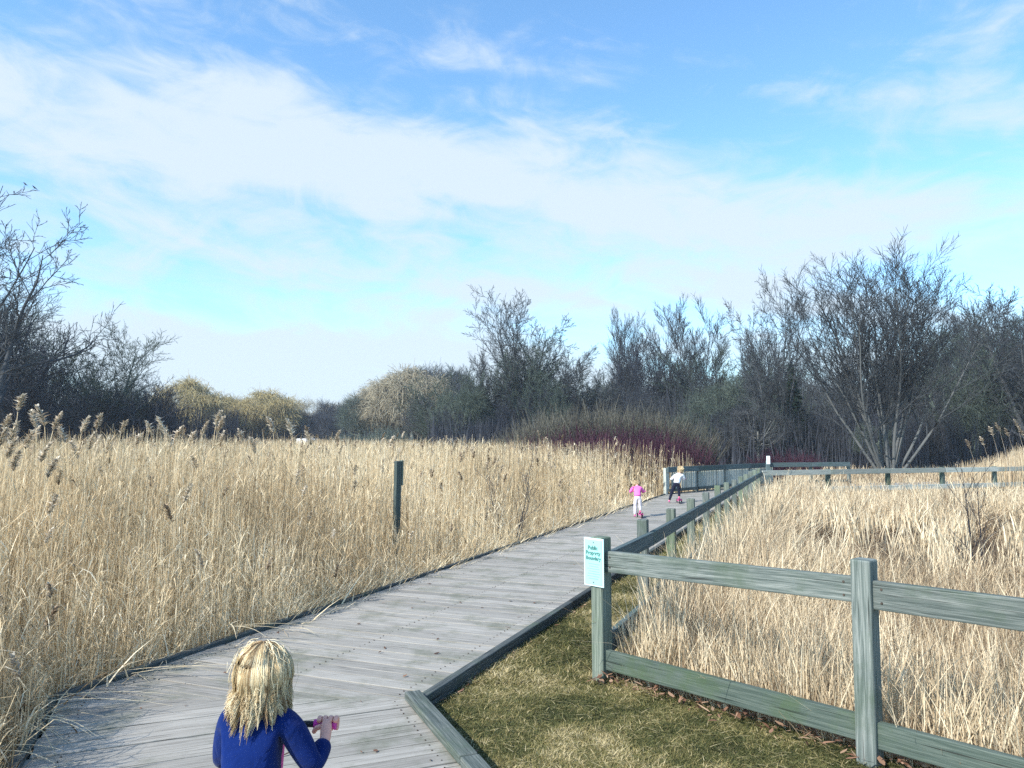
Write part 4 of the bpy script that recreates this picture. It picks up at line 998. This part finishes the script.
def person(label, loc, rz, J, top, legs, shoe, hair_end, group=None, fine=True, scale=1.0, strandn=900, hooded=False, tight=.0):
    t = empty('person', loc, rz); t.scale = (scale,)*3; tag(t, label, 'person', group)
    V = lambda k: tuple(J[k])
    # body, one continuous surface
    hm = Vector(J['head']); up = (Vector(J['head'])-Vector(J['neck'])).normalized()
    fw = Vector(J.get('face', (0, 1, 0))).normalized()
    spine = [(V('pelvis'), .068), (V('waist'), .060), (V('chest'), .068), (V('collar'), .046), (V('neck'), .030), (tuple(hm-up*.055), .048), (tuple(hm), .078), (tuple(hm+up*.050), .070), (tuple(hm+up*.082), .034)]
    ch = [spine, [(tuple(hm), .078), (tuple(hm+fw*.062-up*.015), .030), (tuple(hm+fw*.083-up*.018), .010)]]
    sid = fw.cross(up).normalized()
    for s in (-1, 1): ch.append([(tuple(hm), .078), (tuple(hm+sid*s*.068-up*.012), .016), (tuple(hm+sid*s*.079-up*.010-fw*.004), .008)])
    for s, n in ((-1, 'l'), (1, 'r')):
        ch.append([(V('chest'), .068), (V('sh'+n), .036), (V('el'+n), .025), (V('wr'+n), .018)])
        ch.append([(V('pelvis'), .068), (V('hip'+n), .052), (V('kn'+n), .036), (V('an'+n), .024), (V('to'+n), .020)])
        if fine: ch += [[(V('wr'+n), .018)]+hand(s, J['wr'+n], None, J['grip'+n])[0][1:]]+hand(s, J['wr'+n], None, J['grip'+n])[1:]
        else: ch.append([(V('wr'+n), .018), (V('grip'+n), .020)])
    skinned('body', ch, M['skin'], t)
    e1 = lambda s: hm+fw*.070+sid*s*.030+up*.004
    for s in (-1, 1): bm_obj('eye', lambda bm: ellipsoid(bm, e1(s), (.010, .010, .008), 12), M['eye'], t, sm=True)
    bm_obj('mouth', lambda bm: ellipsoid(bm, hm+fw*.071-up*.042, (.016, .008, .005), 12), M['lip'], t, sm=True)
    # clothes
    g = 1.0
    cuff = lambda n: tuple(Vector(J['el'+n]).lerp(Vector(J['wr'+n]), .97))
    hem = tuple(Vector(J['pelvis']).lerp(Vector(J['waist']), -.15))
    jw = .106 if fine else .092
    jc = [[(hem, jw+.004), (tuple(Vector(J['pelvis']).lerp(Vector(J['waist']), .5)), jw+.002), (V('waist'), jw), (V('chest'), .094), (V('collar'), .062), (tuple(Vector(J['collar']).lerp(Vector(J['neck']), .5)), .043)]]
    for n in 'lr': jc.append([(V('chest'), .094), (V('sh'+n), .050), (tuple(Vector(J['sh'+n]).lerp(Vector(J['el'+n]), .5)), .043), (V('el'+n), .039), (tuple(Vector(J['el'+n]).lerp(Vector(J['wr'+n]), .55)), .035), (cuff(n), .029)])
    skinned('jacket', jc, top, t)
    lc = [[(V('waist'), .070), (V('pelvis'), .079)]]
    for n in 'lr': lc.append([(V('pelvis'), .079), (V('hip'+n), .062), (tuple(Vector(J['hip'+n]).lerp(Vector(J['kn'+n]), .5)), .054), (V('kn'+n), .044), (V('an'+n), .033)])
    skinned('trousers', lc, legs, t)
    for n in 'lr':
        a, b_ = Vector(J['an'+n]), Vector(J['to'+n]); d = (b_-a); d.z = 0
        skinned('shoe', [[(tuple(a-d*.28+Vector((0, 0, -.022))), .028), (tuple(a+d*.35+Vector((0, 0, -.020))), .031), (tuple(a+d*1.05+Vector((0, 0, -.028))), .024)], [(tuple(a+d*.35+Vector((0, 0, -.020))), .031), (tuple(a+Vector((0, 0, .02))), .030)]], shoe, t, sub=1)
    # hair: a cap under the loose strands
    cap = empty_cap(t, hm+up*.008-fw*.006, (.082, .088, .094))
    if strandn: 
        hs = strands('strands', hm+up*.008-fw*.004, (.078, .085, .092), strandn, hair_end, cap, seed=int(abs(loc[0])*100), width=.0012 if fine else .0032, flare=.010 if fine else .004, sway=(-.012, 0, 0))
    return t
def empty_cap(t, c, r):
    def f(bm):
        ellipsoid(bm, c, r, 28)
        # cut the face side away, so the cap is a shell of hair
        dl = [v for v in bm.verts if (v.co.y-c.y) > .035 and (v.co.z-c.z) < .045]
        bmesh.ops.delete(bm, geom=dl, context='VERTS')
        for v in bm.verts: v.co += Vector((0, 0, 0))
    o = bm_obj('hair', f, M['hair'], t, sm=True)
    a = o.data.attributes.new('tone', 'FLOAT', 'POINT'); a.data.foreach_set('value', [.16+.12*random.random() for _ in o.data.vertices]); return o

M['black'] = plain('black_rubber', (.02, .02, .022), rough=.7, var=.1)
M['grip_pink'] = plain('pink_grip', (.62, .05, .33), rough=.5, var=.05)
M['scoot_pink'] = plain('pink_enamel', (.75, .09, .34), rough=.35, spec=.5, var=.05)
M['coat_blue'] = cloth('blue_fleece', (.004, .017, .105))
M['coat_pink'] = cloth('pink_fleece', (.85, .17, .50)); M['white_top'] = cloth('white_cotton', (.82, .82, .84))
M['leg_dark'] = cloth('dark_leggings', (.012, .014, .03)); M['leg_pale'] = cloth('pale_leggings', (.62, .58, .62))
M['shoe_pink'] = plain('pink_shoe', (.80, .12, .40), rough=.5, var=.1); M['shoe_grey'] = plain('grey_shoe', (.20, .20, .23), rough=.6, var=.1)

# foreground child: pushes a scooter, seen from behind
cx, cy = -.79, 2.40
J = dict(pelvis=(.0, -.03, .46), waist=(0, -.02, .57), chest=(.0, .018, .715), collar=(0, .030, .782), neck=(.004, .036, .802), head=(.012, .040, .868),
         shl=(-.086, .016, .758), shr=(.088, .016, .758), ell=(-.100, .035, .605), elr=(.176, .040, .592), wrl=(-.112, .130, .640), wrr=(.190, .125, .648),
         gripl=(-.118, .185, .672), gripr=(.184, .180, .672), hipl=(-.048, -.02, .42), hipr=(.048, -.02, .42), knl=(-.075, -.02, .24), knr=(.045, .03, .25),
         anl=(-.085, -.10, .055), anr=(.03, -.03, .150), tol=(-.09, -.01, .025), tor=(.03, .06, .118), face=(.0, 1, -.05))
gx = (J['gripl'][0]+J['gripr'][0])/2
ch1 = person('small child with loose blond hair and royal blue fleece in the foreground, back to us', (cx, cy, .004), 0, J, M['coat_blue'], M['leg_dark'], M['shoe_grey'],   .768, strandn=4200)
scooter((cx+gx, cy, .004), 0, M['scoot_pink'], 'pink kick scooter with pink grips held by the child in the blue fleece', hb=.672, hy=.185)

def standing(lean_y=.10, lean_x=0, h=1.0, spread=.10, fwd=0.0, bow=.0):
    lx, ly = lean_x, lean_y
    return dict(pelvis=(0, 0, .50), waist=(lx*.3, ly*.35, .59), chest=(lx*.7, ly*.8, .68), collar=(lx*.95, ly*1.05, .74), neck=(lx*1.1, ly*1.2, .78), head=(lx*1.5, ly*1.55+bow*.3, .87-bow),
         shl=(lx*.8-.095, ly*.85, .715), shr=(lx*.8+.095, ly*.85, .715), ell=(lx*.5-.165, ly+.02, .61), elr=(lx*.5+.165, ly+.02, .61), wrl=(-.15, ly+.13, .60), wrr=(.15, ly+.13, .60),
         gripl=(-.14, ly+.175, .615), gripr=(.14, ly+.175, .615), hipl=(-.05, 0, .47), hipr=(.05, 0, .47), knl=(-.05-spread*.5, .01, .27), knr=(.055, .03, .27),
         anl=(-.05-spread, -.05, .055), anr=(.06, .0, .15), tol=(-.05-spread, .04, .03), tor=(.06, .09, .12), face=(0, 1, -.3))
p2 = on2 = at(638, 516, 16.6)
J2 = standing(lean_y=.16, spread=.03, bow=.07)
rz2 = -R(4)
person('small child in pink top and pale leggings, nearer of the two distant children', (p2.x, 16.6, .004), rz2, J2, M['coat_pink'], M['leg_pale'], M['shoe_pink'], .80, fine=False, scale=.87, strandn=260)
def off(x, y, rz): return Vector((x*math.cos(rz)-y*math.sin(rz), x*math.sin(rz)+y*math.cos(rz), 0))
o_ = off(.055*.87, 0, rz2)
scooter((p2.x+o_.x, 16.6+o_.y, .004), rz2, M['scoot_pink'], 'bright pink kick scooter ridden by the distant child in pink', hb=.615, hy=.335, scale=.87)
J3 = standing(lean_y=.12, lean_x=.075, spread=.15, bow=.02)
rz3 = -R(12)
p3 = at(677, 502, 20.6)
person('child in white top and black leggings, farther of the two distant children', (p3.x, 20.6, .004), rz3, J3, M['white_top'], M['leg_dark'], M['shoe_pink'], .80, fine=False, scale=1.02, strandn=260)
o_ = off(.06*1.02, 0, rz3)
scooter((p3.x+o_.x, 20.6+o_.y, .004), rz3, M['scoot_pink'], 'pink kick scooter ridden by the distant child in white', hb=.615, hy=.295, scale=1.02)

# ------------------------------------------------------------------ white vehicles parked far away, birds
M['car_white'] = plain('white_car_paint', (.78, .80, .82), rough=.3, spec=.5, var=.02); M['glass'] = plain('dark_glass', (.03, .05, .06), rough=.1, spec=.6, var=.1)
M['lamp_red'] = plain('tail_lamp', (.4, .02, .02), rough=.3, var=.05)
def parked_car(px, Y, rz, label, van=False):
    x = xat(px, Y); t = empty('parked_car', (x, Y, .10), rz); tag(t, label, 'car')
    prof = [(-2.1, .35), (-2.15, .8), (-2.0, 1.0), (-1.5, 1.42), (.2, 1.47), (.95, 1.0), (2.0, .85), (2.15, .55), (2.1, .35)] if not van else [(-2.4, .4), (-2.45, 1.2), (-2.35, 2.1), (1.2, 2.15), (1.75, 1.35), (2.4, 1.1), (2.45, .6), (2.4, .4)]
    def body(bm):
        for s in (-1, 1):
            pass
        vs = [[bm.verts.new((px_, s*.85*(1 if z < 1.05 else .86), z)) for px_, z in prof] for s in (-1, 1)]
        n = len(prof)
        for i in range(n):
            j = (i+1) % n; bm.faces.new((vs[0][i], vs[0][j], vs[1][j], vs[1][i]))
        bm.faces.new(vs[0][::-1]); bm.faces.new(vs[1]); bmesh.ops.recalc_face_normals(bm, faces=bm.faces)
    bm_obj('body', body, M['car_white'], t, bevel=.06)
    top = 1.38 if not van else 1.95; low = 1.03 if not van else 1.35
    for s in (-1, 1):
        for x0, x1 in ((-1.35, -.5), (-.42, .35)):
            bm_obj('window', lambda bm: bm_box(bm, ((x0+x1)/2, s*(.80 if not van else .79), (top+low)/2), (x1-x0, .14, top-low-.04)), M['glass'], t, bevel=.02)
    for s in (-1, 1):
        for xx in (-1.35, 1.35):
            wh = bm_obj('wheel', lambda bm: bm_cyl(bm, (xx, s*.74, .33), (xx, s*.90, .33), .33, seg=20), M['black'], t, bevel=.03)
            bm_obj('rim', lambda bm: bm_cyl(bm, (xx, s*.89, .33), (xx, s*.915, .33), .19, seg=14), M['steel'], wh)
    for s in (-1, 1): bm_obj('tail_lamp', lambda bm: bm_box(bm, (-2.13 if not van else -2.44, s*.68, .85), (.06, .22, .16)), M['lamp_red'], t, bevel=.01)
    return t
parked_car(309, 110, R(78), 'white van parked far away at the foot of the tree line, left of the gap', van=True)
parked_car(331, 111, R(70), 'white car parked far away just right of the distant van')
parked_car(420, 101, R(68), 'white car half hidden under the pale beige trees far away')
M['bird'] = plain('dark_feathers', (.03, .03, .035), rough=.7, var=.2)
def bird(px, py, Y, rz, label):
    p = at(px, py, Y); t = empty('bird', p, rz); tag(t, label, 'bird', 'birds perched in the tall tree at the left edge')
    skinned('body', [[((-.16, 0, -.06), .012), ((-.07, 0, .0), .035), ((.0, 0, .05), .052), ((.05, 0, .10), .036), ((.075, 0, .135), .030), ((.12, 0, .130), .006)]], M['bird'], t, sub=1)
    bm_obj('leg', lambda bm: (bm_cyl(bm, (-.01, .015, -.07), (0, .015, .02), .006, seg=6), bm_cyl(bm, (-.01, -.015, -.07), (0, -.015, .02), .006, seg=6)), M['bird'], t)
    return t

tall_tree = [o for o in scene.objects if o.get('label', '').startswith('very tall bare tree reaching')][0]
bpy.context.view_layer.update(); cand = []
for ch in tall_tree.children:
    for v in ch.data.vertices:
        w_ = ch.matrix_world @ v.co
        x_ = 512+FPX*w_.x/w_.y; y_ = HY-FPX*(w_.z-H)/w_.y
        if 2 < x_ < 60: cand.append((y_, x_, w_.copy()))
cand.sort(key=lambda c_: c_[0]); used_ = []
for y_, x_, w_ in cand:
    if all(abs(x_-u) > 9 for u in used_):
        used_.append(x_)
        b_ = bird(0, 0, 1, random.uniform(0, 6), 'small dark bird perched on a top twig of the tall tree at the left edge'); b_.location = w_+Vector((.01, 0, .07)); b_.scale = (1.0,)*3
    if len(used_) == 3: break

# ------------------------------------------------------------------ camera, light, sky
cam = bpy.data.cameras.new('camera'); co = bpy.data.objects.new('camera', cam); col.objects.link(co)
cam.sensor_width = 36; cam.lens = 36*FPX/1024; cam.clip_end = 3000; cam.clip_start = .05
co.location = (0, 0, H); co.rotation_euler = (R(90)+PITCH, 0, 0); scene.camera = co
EL = R(38); SD = Vector((-.78, -.62, 0)).normalized()
SUN = Vector((SD.x*math.cos(EL), SD.y*math.cos(EL), math.sin(EL)))
sl = bpy.data.lights.new('sun', 'SUN'); sl.energy = 5.0; sl.angle = R(.5); sl.color = (1, .96, .89)
so_ = bpy.data.objects.new('sun', sl); col.objects.link(so_); so_.rotation_euler = SUN.to_track_quat('Z', 'Y').to_euler()
w = bpy.data.worlds.new('World'); scene.world = w; w.use_nodes = True; nt = w.node_tree; L = nt.links.new; N = nt.nodes.new
bg = nt.nodes['Background']
sky = N('ShaderNodeTexSky'); sky.sky_type = 'NISHITA'; sky.sun_disc = False; sky.sun_elevation = EL; sky.sun_rotation = math.atan2(SD.x, SD.y)
sky.air_density = 1.0; sky.dust_density = .6; sky.ozone_density = 1.6
geo = N('ShaderNodeTexCoord'); sep = N('ShaderNodeSeparateXYZ'); L(geo.outputs['Generated'], sep.inputs[0])
def m(op, a, b=None, c=None):
    n = N('ShaderNodeMath'); n.operation = op
    for i, v in enumerate((a, b, c)):
        if v is None: continue
        if isinstance(v, (int, float)): n.inputs[i].default_value = v
        else: L(v, n.inputs[i])
    return n.outputs[0]
# azimuth and elevation of the view direction, in units of 1/1000 rad around the walking direction
az = m('MULTIPLY', m('ARCTAN2', sep.outputs[0], sep.outputs[1]), 1000)
el = m('MULTIPLY', m('ARCSINE', sep.outputs[2]), 1000)
def ae(px, py):
    r_ = ray(px, py).normalized(); return math.atan2(r_.x, r_.y)*1000, math.asin(r_.z)*1000
def lobe(px, py, sx, sy, ang, amp):
    a0, e0 = ae(px, py); c_, s_ = math.cos(R(ang)), math.sin(R(ang))
    da = m('SUBTRACT', az, a0); de = m('SUBTRACT', el, e0)
    u = m('ADD', m('MULTIPLY', da, c_/sx), m('MULTIPLY', de, s_/sx))
    v = m('ADD', m('MULTIPLY', da, -s_/sy), m('MULTIPLY', de, c_/sy))
    q_ = m('ADD', m('MULTIPLY', u, u), m('MULTIPLY', v, v))
    return m('MULTIPLY', m('EXPONENT', m('MULTIPLY', q_, -1.0)), amp)
lobes = [(170, 140, 300, 85, -3, .85), (400, 160, 240, 75, -10, .75), (650, 190, 220, 48, -8, .85), (60, 80, 150, 40, 0, .28), (130, 235, 260, 36, -2, .30),
         (700, 235, 260, 50, -4, .45), (720, 90, 420, 16, -9, .36), (960, 120, 200, 20, -10, .34), (300, 350, 330, 40, -2, .55), (950, 215, 190, 40, 0, .42),
         (640, 290, 500, 60, 0, .42), (512, 445, 2500, 125, 0, 1.35), (1000, 60, 200, 60, 0, .16), (300, 290, 420, 30, 0, .30), (520, 60, 160, 40, 0, .10)]
tot = None
for l in lobes:
    o = lobe(*l); tot = o if tot is None else m('ADD', tot, o)
cmb = N('ShaderNodeCombineXYZ'); L(m('MULTIPLY', m('ADD', az, m('MULTIPLY', el, .35)), .0028), cmb.inputs[0]); L(m('MULTIPLY', m('ADD', el, m('MULTIPLY', az, .14)), .0105), cmb.inputs[1])
n1 = N('ShaderNodeTexNoise'); n1.inputs['Scale'].default_value = 1.3; n1.inputs['Detail'].default_value = 9; n1.inputs['Roughness'].default_value = .56; n1.inputs['Distortion'].default_value = .5
L(cmb.outputs[0], n1.inputs['Vector'])
cmb2 = N('ShaderNodeCombineXYZ'); L(m('MULTIPLY', az, .006), cmb2.inputs[0]); L(m('MULTIPLY', el, .012), cmb2.inputs[1]); cmb2.inputs[2].default_value = 7
n2 = N('ShaderNodeTexNoise'); n2.inputs['Scale'].default_value = 1.6; n2.inputs['Detail'].default_value = 8; n2.inputs['Roughness'].default_value = .6; n2.inputs['Distortion'].default_value = .8
L(cmb2.outputs[0], n2.inputs['Vector'])
dens = m('ADD', tot, m('MULTIPLY', m('SUBTRACT', n1.outputs['Fac'], .5), 1.9)); dens = m('ADD', dens, m('MULTIPLY', m('SUBTRACT', n2.outputs['Fac'], .5), 1.6))
mr = N('ShaderNodeMapRange'); mr.interpolation_type = 'SMOOTHSTEP'; L(dens, mr.inputs['Value']); mr.inputs['From Min'].default_value = -.02; mr.inputs['From Max'].default_value = 1.02
mr.inputs['To Max'].default_value = .94
# keep the sky directly overhead and behind at an ordinary thin cover
tint = N('ShaderNodeVectorMath'); tint.operation = 'MULTIPLY'; L(sky.outputs[0], tint.inputs[0]); tint.inputs[1].default_value = SKYTINT = (1.22, 1.66, 1.84)
mx = N('ShaderNodeMix'); mx.data_type = 'RGBA'; L(mr.outputs[0], mx.inputs[0]); L(tint.outputs[0], mx.inputs[6]); mx.inputs[7].default_value = (4.5, 5.25, 5.95, 1)
L(mx.outputs[2], bg.inputs['Color']); bg.inputs['Strength'].default_value = .115
HZ = True
if HZ:
    hm_ = bpy.data.materials.new('haze'); hm_.use_nodes = True; nt = hm_.node_tree; nt.nodes.clear()
    o_ = nt.nodes.new('ShaderNodeOutputMaterial'); v_ = nt.nodes.new('ShaderNodeVolumePrincipled'); v_.inputs['Density'].default_value = .0005; v_.inputs['Color'].default_value = (.80, .90, 1, 1)
    nt.links.new(v_.outputs[0], o_.inputs['Volume'])
    hz = bm_obj('haze', lambda bm: bm_box(bm, (0, 130, 9), (830, 590, 22)), hm_); tag(hz, 'thin pale haze in the air over the marsh', 'haze', kind='stuff')
scene.view_settings.view_transform = 'Standard'; scene.view_settings.look = 'None'; scene.view_settings.exposure = .58; scene.view_settings.gamma = 1
scene.render.engine = 'CYCLES'; scene.cycles.use_denoising = False
scene.cycles.sample_clamp_indirect = 4; scene.cycles.max_bounces = 4; scene.cycles.diffuse_bounces = 2; scene.cycles.transparent_max_bounces = 8
